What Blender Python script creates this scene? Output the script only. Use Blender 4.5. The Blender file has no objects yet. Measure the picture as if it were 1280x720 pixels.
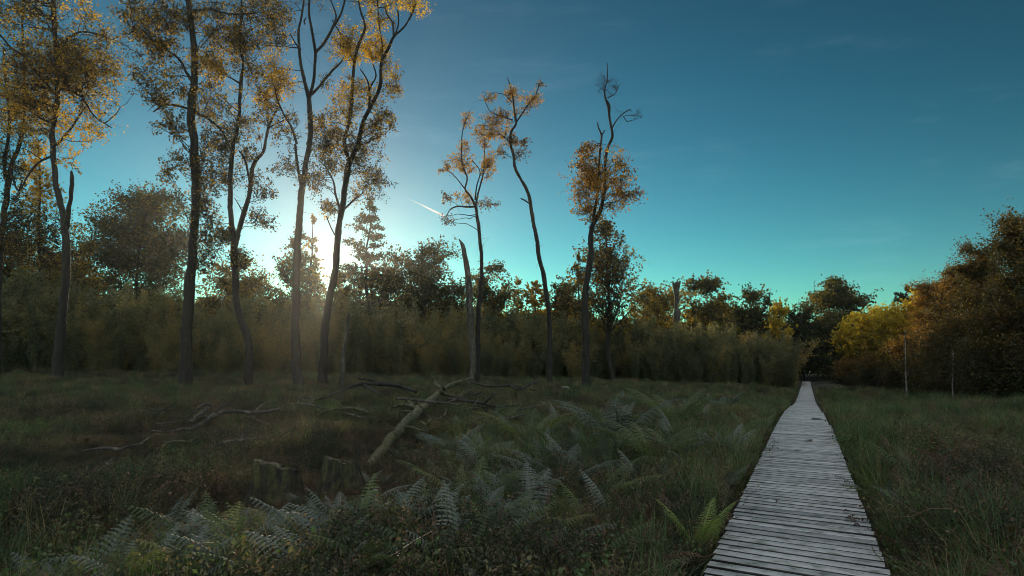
import bpy, math, random
import numpy as np
R = math.radians
rng = np.random.default_rng(11)
random.seed(5)
sc = bpy.context.scene
col = sc.collection

# ------------------------------------------------------------------ camera
F = 750.0                       # focal length in pixels of a 1280 px wide frame
EYE = 1.77
PITCH = math.atan(92.6 / F)
cp, sp = math.cos(PITCH), math.sin(PITCH)
cam_d = bpy.data.cameras.new("camera")
cam = bpy.data.objects.new("camera", cam_d); col.objects.link(cam)
cam.location = (0, 0, EYE)
cam.rotation_euler = (R(90) + PITCH, 0, 0)
cam_d.sensor_width = 36; cam_d.lens = 36 * F / 1280
cam_d.clip_start = 0.05; cam_d.clip_end = 20000
sc.camera = cam

def ray(x, y):
    a, b = (x - 640) / F, (360 - y) / F
    return np.array([a, cp - b * sp, sp + b * cp])
def at(x, y, D):
    d = ray(x, y)
    return np.array([0, 0, EYE]) + d * (D / d[1])

# ------------------------------------------------------------------ world, sun, exposure
SUN = ray(412, 327); SUN = SUN / np.linalg.norm(SUN)
EL = math.asin(SUN[2]); AZ = math.atan2(SUN[0], SUN[1])
w = bpy.data.worlds.new("World"); sc.world = w; w.use_nodes = True
nt = w.node_tree; nt.nodes.clear()
def N(t, typ, **kw):
    n = t.nodes.new(typ)
    for k, v in kw.items():
        if k.startswith('i_'):
            key = k[2:]
            n.inputs[int(key) if key.isdigit() else key.replace('_', ' ')].default_value = v
        else: setattr(n, k, v)
    return n
sky = N(nt, 'ShaderNodeTexSky', sky_type='NISHITA', sun_disc=False, sun_elevation=EL, sun_rotation=AZ,
        altitude=50, air_density=1.0, dust_density=0.05, ozone_density=3.0)
tint = N(nt, 'ShaderNodeMix', data_type='RGBA', blend_type='MULTIPLY'); tint.inputs[0].default_value = 1
SKY_TINT = (0.52, 1.04, 0.86, 1)
tint.inputs[7].default_value = SKY_TINT
nt.links.new(sky.outputs[0], tint.inputs[6])
tc = N(nt, 'ShaderNodeTexCoord')
dot = N(nt, 'ShaderNodeVectorMath', operation='DOT_PRODUCT'); dot.inputs[1].default_value = tuple(SUN)
nt.links.new(tc.outputs['Generated'], dot.inputs[0])
def mth(t, op, a, b=None, clamp=False):
    n = N(t, 'ShaderNodeMath', operation=op, use_clamp=clamp)
    for i, v in enumerate((a, b)):
        if v is None: continue
        if isinstance(v, (int, float)): n.inputs[i].default_value = v
        else: t.links.new(v, n.inputs[i])
    return n.outputs[0]
dp = mth(nt, 'MAXIMUM', dot.outputs['Value'], 0.0)
disc = mth(nt, 'MULTIPLY', mth(nt, 'GREATER_THAN', dp, math.cos(R(0.33))), 80.0)
a1 = mth(nt, 'MULTIPLY', mth(nt, 'POWER', dp, 4000.0), 5.0)
a2 = mth(nt, 'MULTIPLY', mth(nt, 'POWER', dp, 80.0), 1.9)
glow = mth(nt, 'ADD', disc, a1)
lobe = N(nt, 'ShaderNodeVectorMath', operation='SCALE'); lobe.inputs[0].default_value = (1.0, .36, .30); nt.links.new(mth(nt, 'ADD', a2, mth(nt, 'MULTIPLY', mth(nt, 'POWER', dp, 16.0), .55)), lobe.inputs['Scale'])
gcol = N(nt, 'ShaderNodeMix', data_type='RGBA', blend_type='MIX'); gcol.inputs[0].default_value = 1
vm = N(nt, 'ShaderNodeVectorMath', operation='SCALE'); vm.inputs[0].default_value = (1.0, 0.60, 0.26)
nt.links.new(glow, vm.inputs['Scale'])
add = N(nt, 'ShaderNodeVectorMath', operation='ADD')
sx = N(nt, 'ShaderNodeSeparateXYZ'); nt.links.new(tint.outputs[2], sx.inputs[0]); cx_ = N(nt, 'ShaderNodeCombineXYZ')
WS = 0.138
GR = ((1.28, 1.48), (1.42, 1.80), (1.16, 1.84))
for i_, (a_, g_) in enumerate(GR):
    nt.links.new(mth(nt, 'MULTIPLY', mth(nt, 'POWER', mth(nt, 'MULTIPLY', sx.outputs[i_], WS), g_), a_ / WS), cx_.inputs[i_])
# added fill light in the sky overhead and behind the camera, out of view
sv = N(nt, 'ShaderNodeSeparateXYZ'); nt.links.new(tc.outputs['Generated'], sv.inputs[0])
q_ = mth(nt, 'ADD', mth(nt, 'MULTIPLY', sv.outputs[2], .85), mth(nt, 'MULTIPLY', sv.outputs[1], -.5))
mr = N(nt, 'ShaderNodeMapRange', interpolation_type='SMOOTHSTEP'); mr.inputs['From Min'].default_value = .10; mr.inputs['From Max'].default_value = .55
mr.inputs['To Max'].default_value = .66 / WS; nt.links.new(q_, mr.inputs['Value'])
cn = N(nt, 'ShaderNodeTexNoise', i_Scale=2.2, i_Detail=5.0); nt.links.new(tc.outputs['Generated'], cn.inputs['Vector'])
sky_fill = N(nt, 'ShaderNodeVectorMath', operation='SCALE'); sky_fill.inputs[0].default_value = (.94, .95, .98)
nt.links.new(mth(nt, 'MULTIPLY', mr.outputs[0], mth(nt, 'ADD', cn.outputs['Fac'], .5)), sky_fill.inputs['Scale'])
ad2 = N(nt, 'ShaderNodeVectorMath', operation='ADD'); nt.links.new(cx_.outputs[0], ad2.inputs[0]); nt.links.new(sky_fill.outputs[0], ad2.inputs[1])
hz_ = mth(nt, 'POWER', mth(nt, 'SUBTRACT', 1.0, mth(nt, 'MAXIMUM', sv.outputs[2], 0.0)), 10.0)
hc = N(nt, 'ShaderNodeVectorMath', operation='SCALE'); hc.inputs[0].default_value = (.13 / WS, -.03 / WS, .23 / WS); nt.links.new(hz_, hc.inputs['Scale'])
ad3 = N(nt, 'ShaderNodeVectorMath', operation='ADD'); nt.links.new(ad2.outputs[0], ad3.inputs[0]); nt.links.new(hc.outputs[0], ad3.inputs[1])
nt.links.new(ad3.outputs[0], add.inputs[0]); nt.links.new(vm.outputs[0], add.inputs[1])
cm = N(nt, 'ShaderNodeMapping'); cm.inputs['Scale'].default_value = (1.2, 2.5, 7.0); cm.inputs['Rotation'].default_value = (0, .3, .2); nt.links.new(tc.outputs['Generated'], cm.inputs[0])
cz = N(nt, 'ShaderNodeTexNoise', i_Scale=3.0, i_Detail=7.0, i_Roughness=.62); nt.links.new(cm.outputs[0], cz.inputs['Vector'])
cr = N(nt, 'ShaderNodeMapRange', interpolation_type='SMOOTHSTEP'); cr.inputs['From Min'].default_value = .52; cr.inputs['From Max'].default_value = .78; cr.inputs['To Max'].default_value = .045 / WS; nt.links.new(cz.outputs['Fac'], cr.inputs['Value'])
cs = N(nt, 'ShaderNodeVectorMath', operation='SCALE'); cs.inputs[0].default_value = (.8, .95, 1.0); nt.links.new(cr.outputs[0], cs.inputs['Scale'])
ad6 = N(nt, 'ShaderNodeVectorMath', operation='ADD'); nt.links.new(add.outputs[0], ad6.inputs[0]); nt.links.new(cs.outputs[0], ad6.inputs[1])
bg = N(nt, 'ShaderNodeBackground'); bg.inputs['Strength'].default_value = 0.138
ad5 = N(nt, 'ShaderNodeVectorMath', operation='ADD'); nt.links.new(ad6.outputs[0], ad5.inputs[0]); nt.links.new(lobe.outputs[0], ad5.inputs[1])
nt.links.new(ad5.outputs[0], bg.inputs['Color'])
wo = N(nt, 'ShaderNodeOutputWorld'); nt.links.new(bg.outputs[0], wo.inputs['Surface'])

sun_d = bpy.data.lights.new("sun", 'SUN'); sun = bpy.data.objects.new("sun", sun_d); col.objects.link(sun)
sun_d.energy = 4.5; sun_d.angle = R(0.5); sun_d.color = (1.0, 0.84, 0.60)
from mathutils import Vector
sun.rotation_euler = Vector(SUN).to_track_quat('Z', 'Y').to_euler()
sun.location = (0, 0, 60)
sc.view_settings.view_transform = 'Standard'; sc.view_settings.look = 'None'
sc.view_settings.exposure = 0.0; sc.view_settings.gamma = 1.0
sc.render.engine = 'CYCLES'
sc.cycles.max_bounces = 5; sc.cycles.diffuse_bounces = 2; sc.cycles.glossy_bounces = 2
sc.cycles.transmission_bounces = 4; sc.cycles.transparent_max_bounces = 6; sc.cycles.volume_bounces = 0
sc.cycles.sample_clamp_indirect = 4.0
sc.cycles.use_denoising = True
sc.cycles.denoiser = 'OPENIMAGEDENOISE'; sc.cycles.denoising_prefilter = 'ACCURATE'; sc.cycles.denoising_input_passes = 'RGB_ALBEDO_NORMAL'
sc.cycles.filter_width = 1.0

# ------------------------------------------------------------------ helpers
def tag(o, label=None, cat=None, group=None, kind=None):
    if label: o['label'] = label
    if cat: o['category'] = cat
    if group: o['group'] = group
    if kind: o['kind'] = kind
    return o
def empty(name, loc, rz=0):
    o = bpy.data.objects.new(name, None); col.objects.link(o); o.location = tuple(float(v) for v in loc)
    o.rotation_euler = (0, 0, rz); o.empty_display_size = 0.3
    return o
class MB:
    """collects quads and triangles-as-quads for one mesh"""
    def __init__(s): s.V = []; s.Q = []; s.A = []; s.n = 0
    def add(s, V, Q, a=0.5):
        V = np.asarray(V, float).reshape(-1, 3); Q = np.asarray(Q, int).reshape(-1, 4)
        s.V.append(V); s.Q.append(Q + s.n); s.n += len(V)
        s.A.append(np.broadcast_to(np.asarray(a, float), (len(Q),)).copy())
    def mesh(s, name, m, smooth=False, drop=False):
        V = np.concatenate(s.V); Q = np.concatenate(s.Q); A = np.concatenate(s.A)
        if drop: u_, iv = np.unique(Q, return_inverse=True); V = V[u_]; Q = iv.reshape(Q.shape)
        me = bpy.data.meshes.new(name)
        me.vertices.add(len(V)); me.vertices.foreach_set('co', V.astype(np.float32).ravel())
        me.loops.add(len(Q) * 4); me.loops.foreach_set('vertex_index', Q.astype(np.int32).ravel())
        me.polygons.add(len(Q)); me.polygons.foreach_set('loop_start', np.arange(0, len(Q) * 4, 4, dtype=np.int32))
        try: me.polygons.foreach_set('loop_total', np.full(len(Q), 4, dtype=np.int32))
        except Exception: pass
        if smooth: me.polygons.foreach_set('use_smooth', np.ones(len(Q), dtype=bool))
        at_ = me.attributes.new('hue', 'FLOAT', 'FACE'); at_.data.foreach_set('value', A.astype(np.float32))
        me.update(calc_edges=True); me.validate(verbose=False)
        me.materials.append(m)
        return me
    def obj(s, name, m, parent=None, smooth=False, link=True, drop=False):
        o = bpy.data.objects.new(name, s.mesh(name, m, smooth, drop))
        if link: col.objects.link(o)
        if parent is not None: o.parent = parent
        return o
def unit(v): return v / (np.linalg.norm(v, axis=-1, keepdims=True) + 1e-9)
def tubes(mb, P, Rd, k=3, a=0.5):
    """P (N,m,3), Rd (N,m): N tubes of m rings"""
    P = np.asarray(P, float); Rd = np.asarray(Rd, float)
    if P.ndim == 2: P = P[None]; Rd = Rd[None]
    n, m, _ = P.shape
    T = np.gradient(P, axis=1); T = unit(T)
    ref = np.where(np.abs(T[..., 2:3].mean(axis=1, keepdims=True)) > 0.8, np.array([1., 0, 0]), np.array([0, 0, 1.]))
    A = unit(np.cross(T, ref)); B = np.cross(T, A)
    th = np.arange(k) * 2 * np.pi / k
    V = P[:, :, None] + Rd[:, :, None, None] * (A[:, :, None] * np.cos(th)[:, None] + B[:, :, None] * np.sin(th)[:, None])
    base = (np.arange(n) * m * k)[:, None, None] + (np.arange(m - 1) * k)[None, :, None]
    j = np.arange(k)[None, None]; j2 = (np.arange(k) + 1) % k
    q = np.stack([base + j, base + j2, base + k + j2, base + k + j], axis=-1)
    q = q.reshape(-1, 4)
    mb.add(V.reshape(-1, 3), q, np.repeat(np.broadcast_to(a, (n,)), (m - 1) * k))
def knots(P, Rd, k=8, step=0.25, rough=0.08, wob=0.3, seed=0):
    """resample a polyline with Catmull-Rom and make radii uneven"""
    P = np.asarray(P, float); Rd = np.asarray(Rd, float); r_ = np.random.default_rng(seed)
    out, ro = [], []
    Pe = np.vstack([2 * P[0] - P[1], P, 2 * P[-1] - P[-2]])
    for i in range(len(P) - 1):
        p0, p1, p2, p3 = Pe[i:i + 4]
        L = np.linalg.norm(p2 - p1); n = max(2, int(L / step))
        t = np.linspace(0, 1, n, endpoint=False)[:, None]
        out.append(0.5 * ((2 * p1) + (-p0 + p2) * t + (2 * p0 - 5 * p1 + 4 * p2 - p3) * t ** 2 + (-p0 + 3 * p1 - 3 * p2 + p3) * t ** 3))
        ro.append(Rd[i] * (1 - t[:, 0]) + Rd[i + 1] * t[:, 0])
    out.append(P[-1:]); ro.append(Rd[-1:])
    P = np.concatenate(out); Rr = np.concatenate(ro)
    nz = r_.normal(size=(len(P), 3)); nz = (nz + np.roll(nz, 1, 0) + np.roll(nz, -1, 0)) / 3
    P = P + nz * (Rr[:, None] * wob)
    nr = r_.normal(size=len(Rr)); nr = (nr + np.roll(nr, 1) + np.roll(nr, -1)) / 1.8
    Rr = Rr * (1 + rough * nr)
    return P, Rr
def trunk_tube(mb, P, Rd, k=9, step=0.3, seed=0, wob=0.25, rough=0.06, a=0.5):
    P, Rd = knots(P, Rd, k, step, rough, wob, seed)
    tubes(mb, P, Rd, k, a)
    return P, Rd
def leaves(mb, C, size, hue, droop=0.0, aspect=0.68, r_=rng, up=0.0):
    n = len(C)
    if n == 0: return
    a = unit(r_.normal(size=(n, 3)) + np.array([0, 0, -droop])); b = r_.normal(size=(n, 3))
    nrm = unit(np.cross(a, b) + np.array([0, 0, up])); b = unit(np.cross(nrm, a))
    s = np.broadcast_to(size, (n,)) * r_.uniform(0.6, 1.35, n); s = s[:, None]
    c = C
    V = np.stack([c - a * s * .5, c + b * s * aspect * .5 - a * s * .08, c + a * s * .5, c - b * s * aspect * .5 - a * s * .08], axis=1)
    q = np.arange(n * 4).reshape(n, 4)
    mb.add(V.reshape(-1, 3), q, hue)
def twigs_and_leaves(tm, lm, S, E, rad, nleaf, lsize, hue, spread=0.14, droop=0.4, sag=0.0, leaf0=0.3, r_=rng, k=3, up=0.0, aspect=.68):
    """curved twigs from S to E with nleaf leaves each"""
    n = len(S)
    L = np.linalg.norm(E - S, axis=1, keepdims=True)
    M = (S + E) / 2 + r_.normal(size=(n, 3)) * L * 0.10 + np.array([0, 0, 1]) * L * 0.06
    t = np.linspace(0, 1, 5)[None, :, None]
    P = S[:, None] * (1 - t) ** 2 + 2 * M[:, None] * t * (1 - t) + E[:, None] * t ** 2
    P[..., 2] -= sag * (t[..., 0] ** 2)
    rr = np.broadcast_to(rad, (n,))[:, None] * np.linspace(1, 0.25, 5)[None]
    tubes(tm, P, rr, k)
    if nleaf > 0:
        u = r_.uniform(leaf0, 1.05, (n, nleaf))[..., None]
        C = S[:, None] * (1 - u) ** 2 + 2 * M[:, None] * u * (1 - u) + E[:, None] * u ** 2
        C[..., 2] -= sag * (u[..., 0] ** 2)
        C = C + r_.normal(size=C.shape) * spread
        h = np.broadcast_to(np.asarray(hue), (n,))[:, None] + r_.normal(size=(n, nleaf)) * 0.12
        leaves(lm, C.reshape(-1, 3), lsize, np.clip(h, 0, 1).ravel(), droop, aspect, r_=r_, up=up)

# ------------------------------------------------------------------ terrain
TB = np.array([-1.6, -.75, -.35, .1, .30, .49, .60, .85, 1.5])
YB = np.array([0, 8, 15, 19, 28, 34, 42, 55, 72, 95, 250.])
ZB = np.array([
 [0, 0, .05, .1, .2, .3, .5, 1.2, 1.6, 2.0, 3],
 [0, 0, .05, .1, .2, .28, .42, 1.15, 1.6, 2.0, 3],
 [0, 0, .03, .05, .12, .17, .3, .55, .9, 1.3, 2.5],
 [0, 0, .0, .0, .05, .08, .05, -.05, -.1, .0, 1.5],
 [0, 0, .0, -.03, -.15, -.25, -.35, -.4, -.5, -.4, 1],
 [0, 0, .0, -.09, -.50, -.74, -.88, -1.0, -1.25, -1.3, 0],
 [0, 0, .0, -.08, -.4, -.5, -.6, -.8, -1.0, -1.0, 0],
 [0, 0, .0, -.02, -.05, .0, .05, .1, .1, .1, 1],
 [0, 0, .0, .0, .05, .1, .1, .1, .1, .1, 1]])
BW = 368.0 * cp / F                  # boardwalk bearing (x / y)
BA = math.atan(BW)
bdir = np.array([math.sin(BA), math.cos(BA)]); bper = np.array([math.cos(BA), -math.sin(BA)])
OFF = 0.14                      # the walk's centre line passes this far left of the camera
def lat(x, y): return x * bper[0] + y * bper[1] + OFF
def bumps(x, y):
    z = 0.05 * np.sin(x * 1.3 + 0.7 * y) * np.cos(y * 1.1 - x * 0.4) + 0.06 * np.sin(x * .47 + 1.3) * np.sin(y * .53 + x * .2)
    z += 0.11 * np.sin(x * .9 - .5 * y + 1) * np.sin(y * .8 + x * .35 + 2) + .08 * np.sin(x * 2.1 + y * 1.2) * np.cos(y * 1.9 - x * .8)
    z += 0.03 * np.sin(x * 3.1 + 2) * np.sin(y * 2.7 + 1)
    return z
def terr(x, y):
    x = np.asarray(x, float); y = np.asarray(y, float)
    yy = np.clip(y, 0, 249.9); t = np.clip(x / np.maximum(y, 6), TB[0] + 1e-4, TB[-1] - 1e-4)
    j = np.clip(np.searchsorted(TB, t) - 1, 0, len(TB) - 2)
    ft = (t - TB[j]) / (TB[j + 1] - TB[j]); ft = ft * ft * (3 - 2 * ft)
    i = np.clip(np.searchsorted(YB, yy, side='right') - 1, 0, len(YB) - 2)
    fy = (yy - YB[i]) / (YB[i + 1] - YB[i])
    z0 = ZB[j, i] * (1 - fy) + ZB[j, i + 1] * fy; z1 = ZB[j + 1, i] * (1 - fy) + ZB[j + 1, i + 1] * fy
    z = z0 * (1 - ft) + z1 * ft
    d = np.abs(lat(x, y))
    return z + bumps(x, y) * np.clip((d - 0.6) / 1.5, 0.1, 1)
def T(x, y): return float(terr(x, y))
def gp(x, y):
    """ground point under an image position"""
    d = ray(x, y); o = np.array([0, 0, EYE])
    for s in np.linspace(3, 220, 4000):
        p = o + d * s
        if p[2] < T(p[0], p[1]): return p
    return o + d * 100
def gd(x, D):
    X = (x - 640) / F * D / (cp) ; 
    p = at(x, 470, D); return np.array([p[0], D, T(p[0], D)])

# ------------------------------------------------------------------ materials
def new_mat(name):
    m = bpy.data.materials.new(name); m.use_nodes = True; m.node_tree.nodes.clear(); return m, m.node_tree
def ramp(t, stops):
    n = t.nodes.new('ShaderNodeValToRGB'); e = n.color_ramp.elements
    while len(e) > 1: e.remove(e[-1])
    e[0].position = stops[0][0]; e[0].color = (*stops[0][1], 1)
    for p, c in stops[1:]:
        x = e.new(p); x.color = (*c, 1)
    return n
def leaf_mat(name, stops, trans=0.5, tboost=1.6, rough=0.55, inst=0.12, noise=0.0, nscale=0.25):
    m, t = new_mat(name)
    at_ = N(t, 'ShaderNodeAttribute', attribute_name='hue')
    oi = N(t, 'ShaderNodeObjectInfo')
    v = mth(t, 'ADD', at_.outputs['Fac'], mth(t, 'MULTIPLY', mth(t, 'SUBTRACT', oi.outputs['Random'], 0.5), inst * 2))
    if noise:
        g = N(t, 'ShaderNodeNewGeometry'); nz = N(t, 'ShaderNodeTexNoise', i_Scale=nscale, i_Detail=3.0)
        t.links.new(g.outputs['Position'], nz.inputs['Vector'])
        v = mth(t, 'ADD', v, mth(t, 'MULTIPLY', mth(t, 'SUBTRACT', nz.outputs['Fac'], 0.5), noise * 2))
    r = ramp(t, stops); t.links.new(v, r.inputs[0])
    pb = N(t, 'ShaderNodeBsdfPrincipled', i_Roughness=rough); pb.inputs['Specular IOR Level'].default_value = 0.35
    t.links.new(r.outputs[0], pb.inputs['Base Color'])
    tr = N(t, 'ShaderNodeBsdfTranslucent')
    tb = N(t, 'ShaderNodeMix', data_type='RGBA', blend_type='MULTIPLY'); tb.inputs[0].default_value = 1
    tb.inputs[7].default_value = (tboost * 1.05, tboost, tboost * 0.5, 1)
    t.links.new(r.outputs[0], tb.inputs[6]); t.links.new(tb.outputs[2], tr.inputs['Color'])
    mx = N(t, 'ShaderNodeMixShader', i_0=trans)
    t.links.new(pb.outputs[0], mx.inputs[1]); t.links.new(tr.outputs[0], mx.inputs[2])
    o = N(t, 'ShaderNodeOutputMaterial'); t.links.new(mx.outputs[0], o.inputs[0])
    return m
def bark_mat(name, stops, scale=6.0, zs=0.25, bump=0.6, rough=0.9):
    m, t = new_mat(name)
    tc = N(t, 'ShaderNodeTexCoord'); mp = N(t, 'ShaderNodeMapping'); mp.inputs['Scale'].default_value = (1, 1, zs)
    t.links.new(tc.outputs['Object'], mp.inputs[0])
    nz = N(t, 'ShaderNodeTexNoise', i_Scale=scale, i_Detail=7.0, i_Roughness=0.65); t.links.new(mp.outputs[0], nz.inputs['Vector'])
    r = ramp(t, stops); t.links.new(nz.outputs['Fac'], r.inputs[0])
    pb = N(t, 'ShaderNodeBsdfPrincipled', i_Roughness=rough); t.links.new(r.outputs[0], pb.inputs['Base Color'])
    bp = N(t, 'ShaderNodeBump', i_Strength=bump, i_Distance=0.05); t.links.new(nz.outputs['Fac'], bp.inputs['Height'])
    t.links.new(bp.outputs[0], pb.inputs['Normal'])
    o = N(t, 'ShaderNodeOutputMaterial'); t.links.new(pb.outputs[0], o.inputs[0])
    return m
M = {}
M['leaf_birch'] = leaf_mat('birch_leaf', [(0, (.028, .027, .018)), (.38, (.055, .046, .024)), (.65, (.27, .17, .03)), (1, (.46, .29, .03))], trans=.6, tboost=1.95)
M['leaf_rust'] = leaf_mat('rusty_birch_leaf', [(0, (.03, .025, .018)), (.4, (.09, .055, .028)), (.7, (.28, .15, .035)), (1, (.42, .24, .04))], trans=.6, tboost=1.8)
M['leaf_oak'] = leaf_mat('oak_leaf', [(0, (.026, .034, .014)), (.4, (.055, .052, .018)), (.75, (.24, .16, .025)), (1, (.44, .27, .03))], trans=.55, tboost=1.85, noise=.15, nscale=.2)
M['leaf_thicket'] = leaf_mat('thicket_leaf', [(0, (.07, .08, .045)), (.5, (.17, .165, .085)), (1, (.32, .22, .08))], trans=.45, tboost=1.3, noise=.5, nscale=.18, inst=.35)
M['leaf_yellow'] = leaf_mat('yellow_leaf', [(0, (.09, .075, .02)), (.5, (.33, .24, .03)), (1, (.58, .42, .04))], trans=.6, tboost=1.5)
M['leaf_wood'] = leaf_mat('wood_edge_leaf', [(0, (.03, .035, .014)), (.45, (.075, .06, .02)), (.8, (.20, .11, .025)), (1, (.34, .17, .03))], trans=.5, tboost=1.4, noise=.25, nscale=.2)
M['bark'] = bark_mat('bark', [(.3, (.008, .006, .004)), (.5, (.020, .0155, .011)), (.75, (.045, .036, .026))])
M['bark_birch'] = bark_mat('birch_bark', [(.35, (.05, .04, .035)), (.5, (.22, .19, .16)), (.7, (.42, .38, .34))], scale=3.0, zs=1.2)
M['bark_dead'] = bark_mat('dead_bark', [(.3, (.018, .015, .011)), (.52, (.06, .05, .037)), (.72, (.20, .17, .125))], scale=7)
M['moss_wood'] = bark_mat('mossy_wood', [(.3, (.012, .012, .006)), (.46, (.045, .048, .014)), (.56, (.10, .085, .04)), (.66, (.04, .034, .022)), (.80, (.17, .15, .11))], scale=7.0, zs=1.0)
M['stump'] = bark_mat('stump_wood', [(.3, (.008, .007, .005)), (.46, (.025, .02, .013)), (.58, (.06, .058, .018)), (.75, (.13, .11, .04))], scale=9.0, zs=.35, bump=1.0)
M['cut_wood'] = bark_mat('cut_wood', [(.3, (.02, .016, .01)), (.5, (.07, .058, .035)), (.7, (.19, .16, .10))], scale=9.0, zs=1)
M['twig'] = bark_mat('twig_bark', [(.3, (.04, .032, .028)), (.7, (.10, .08, .07))], scale=3)
M['heather'] = leaf_mat('heather_leaf', [(0, (.024, .032, .018)), (.4, (.066, .074, .04)), (.65, (.13, .098, .06)), (1, (.26, .17, .11))], rough=.8, trans=.3, tboost=1.2, noise=.75, nscale=.45, inst=.3)
M['grass'] = leaf_mat('grass_blade', [(0, (.045, .085, .035)), (.5, (.085, .135, .048)), (.8, (.17, .15, .075)), (1, (.28, .21, .11))], rough=.6, trans=.35, tboost=1.3, noise=.3, nscale=.4, inst=.2)
M['bracken_green'] = leaf_mat('green_fern', [(0, (.05, .075, .035)), (.6, (.10, .13, .06)), (1, (.20, .20, .08))], trans=.35, tboost=1.3, rough=.75, inst=.4)
M['bracken_grey'] = leaf_mat('silvery_fern', [(0, (.07, .09, .075)), (.6, (.13, .15, .128)), (1, (.20, .20, .165))], trans=.2, tboost=1.1, rough=.75, inst=.35)
M['bracken_brown'] = leaf_mat('brown_fern', [(0, (.045, .026, .016)), (.5, (.10, .055, .032)), (1, (.20, .11, .06))], trans=.25, tboost=1.2, inst=.25)
M['fern_lime'] = leaf_mat('lime_fern', [(0, (.12, .18, .05)), (.6, (.20, .27, .07)), (1, (.32, .34, .10))], trans=.35, tboost=1.3)

def ground_mat():
    m, t = new_mat('heath_soil')
    g = N(t, 'ShaderNodeNewGeometry')
    n1 = N(t, 'ShaderNodeTexNoise', i_Scale=.5, i_Detail=6.0); n2 = N(t, 'ShaderNodeTexNoise', i_Scale=22.0, i_Detail=8.0, i_Roughness=.7)
    for n in (n1, n2): t.links.new(g.outputs['Position'], n.inputs['Vector'])
    r1 = ramp(t, [(.35, (.022, .018, .012)), (.5, (.032, .034, .016)), (.65, (.045, .030, .018))])
    r2 = ramp(t, [(.3, (.35, .35, .35)), (.7, (1.6, 1.5, 1.4))])
    t.links.new(n1.outputs['Fac'], r1.inputs[0]); t.links.new(n2.outputs['Fac'], r2.inputs[0])
    mx = N(t, 'ShaderNodeMix', data_type='RGBA', blend_type='MULTIPLY'); mx.inputs[0].default_value = 1
    t.links.new(r1.outputs[0], mx.inputs[6]); t.links.new(r2.outputs[0], mx.inputs[7])
    pb = N(t, 'ShaderNodeBsdfPrincipled', i_Roughness=.95); t.links.new(mx.outputs[2], pb.inputs['Base Color'])
    bp = N(t, 'ShaderNodeBump', i_Strength=.8, i_Distance=.06); t.links.new(n2.outputs['Fac'], bp.inputs['Height']); t.links.new(bp.outputs[0], pb.inputs['Normal'])
    o = N(t, 'ShaderNodeOutputMaterial'); t.links.new(pb.outputs[0], o.inputs[0])
    return m
M['ground'] = ground_mat()

# ------------------------------------------------------------------ ground sheet
def axis(lo, hi, fine_lo, fine_hi, st):
    a = list(np.arange(fine_lo, fine_hi + st, st)); s = st; x = a[-1]
    while x < hi: s *= 1.25; x += s; a.append(x)
    s = st; x = a[0]; pre = []
    while x > lo: s *= 1.25; x -= s; pre.append(x)
    return np.array(pre[::-1] + a)
gx = axis(-3000, 3000, -60, 60, .5); gy = axis(-1500, 4000, -6, 95, .5)
GX, GY = np.meshgrid(gx, gy); GZ = terr(GX, GY)
nx, ny = len(gx), len(gy)
idx = np.arange(nx * ny).reshape(ny, nx)
mb = MB(); mb.add(np.stack([GX, GY, GZ], -1).reshape(-1, 3), np.stack([idx[:-1, :-1], idx[:-1, 1:], idx[1:, 1:], idx[1:, :-1]], -1).reshape(-1, 4))
tag(mb.obj('ground', M['ground'], smooth=True), 'dark peaty heath ground under the plants', kind='structure')

# ------------------------------------------------------------------ boardwalk
def wood_mat():
    m, t = new_mat('weathered_planks')
    tc = N(t, 'ShaderNodeTexCoord'); at_ = N(t, 'ShaderNodeAttribute', attribute_name='hue')
    mp = N(t, 'ShaderNodeMapping'); mp.inputs['Scale'].default_value = (2.0, 40, 10)
    t.links.new(tc.outputs['Object'], mp.inputs[0])
    n1 = N(t, 'ShaderNodeTexNoise', i_Scale=1.0, i_Detail=8.0, i_Roughness=.65); t.links.new(mp.outputs[0], n1.inputs['Vector'])
    n2 = N(t, 'ShaderNodeTexNoise', i_Scale=2.2, i_Detail=5.0, i_Roughness=.6); t.links.new(tc.outputs['Object'], n2.inputs['Vector'])
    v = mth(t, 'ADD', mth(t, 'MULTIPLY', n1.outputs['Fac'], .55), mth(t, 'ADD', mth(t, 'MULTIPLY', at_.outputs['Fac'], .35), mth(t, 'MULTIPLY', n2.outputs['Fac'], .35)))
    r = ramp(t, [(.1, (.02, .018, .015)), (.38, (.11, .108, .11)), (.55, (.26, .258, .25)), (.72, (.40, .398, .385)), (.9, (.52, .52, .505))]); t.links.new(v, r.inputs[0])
    n3 = N(t, 'ShaderNodeTexNoise', i_Scale=9.0, i_Detail=4.0); t.links.new(tc.outputs['Object'], n3.inputs['Vector'])
    st = ramp(t, [(.46, (1, 1, 1)), (.58, (.78, .79, .75)), (.70, (.40, .43, .35))]); t.links.new(n3.outputs['Fac'], st.inputs[0])
    mx = N(t, 'ShaderNodeMix', data_type='RGBA', blend_type='MULTIPLY'); mx.inputs[0].default_value = 1
    t.links.new(r.outputs[0], mx.inputs[6]); t.links.new(st.outputs[0], mx.inputs[7])
    pb = N(t, 'ShaderNodeBsdfPrincipled', i_Roughness=.5); t.links.new(mx.outputs[2], pb.inputs['Base Color'])
    bp = N(t, 'ShaderNodeBump', i_Strength=.5, i_Distance=.01); t.links.new(n1.outputs['Fac'], bp.inputs['Height']); t.links.new(bp.outputs[0], pb.inputs['Normal'])
    o = N(t, 'ShaderNodeOutputMaterial'); t.links.new(pb.outputs[0], o.inputs[0])
    return m
M['planks'] = wood_mat()
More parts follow.
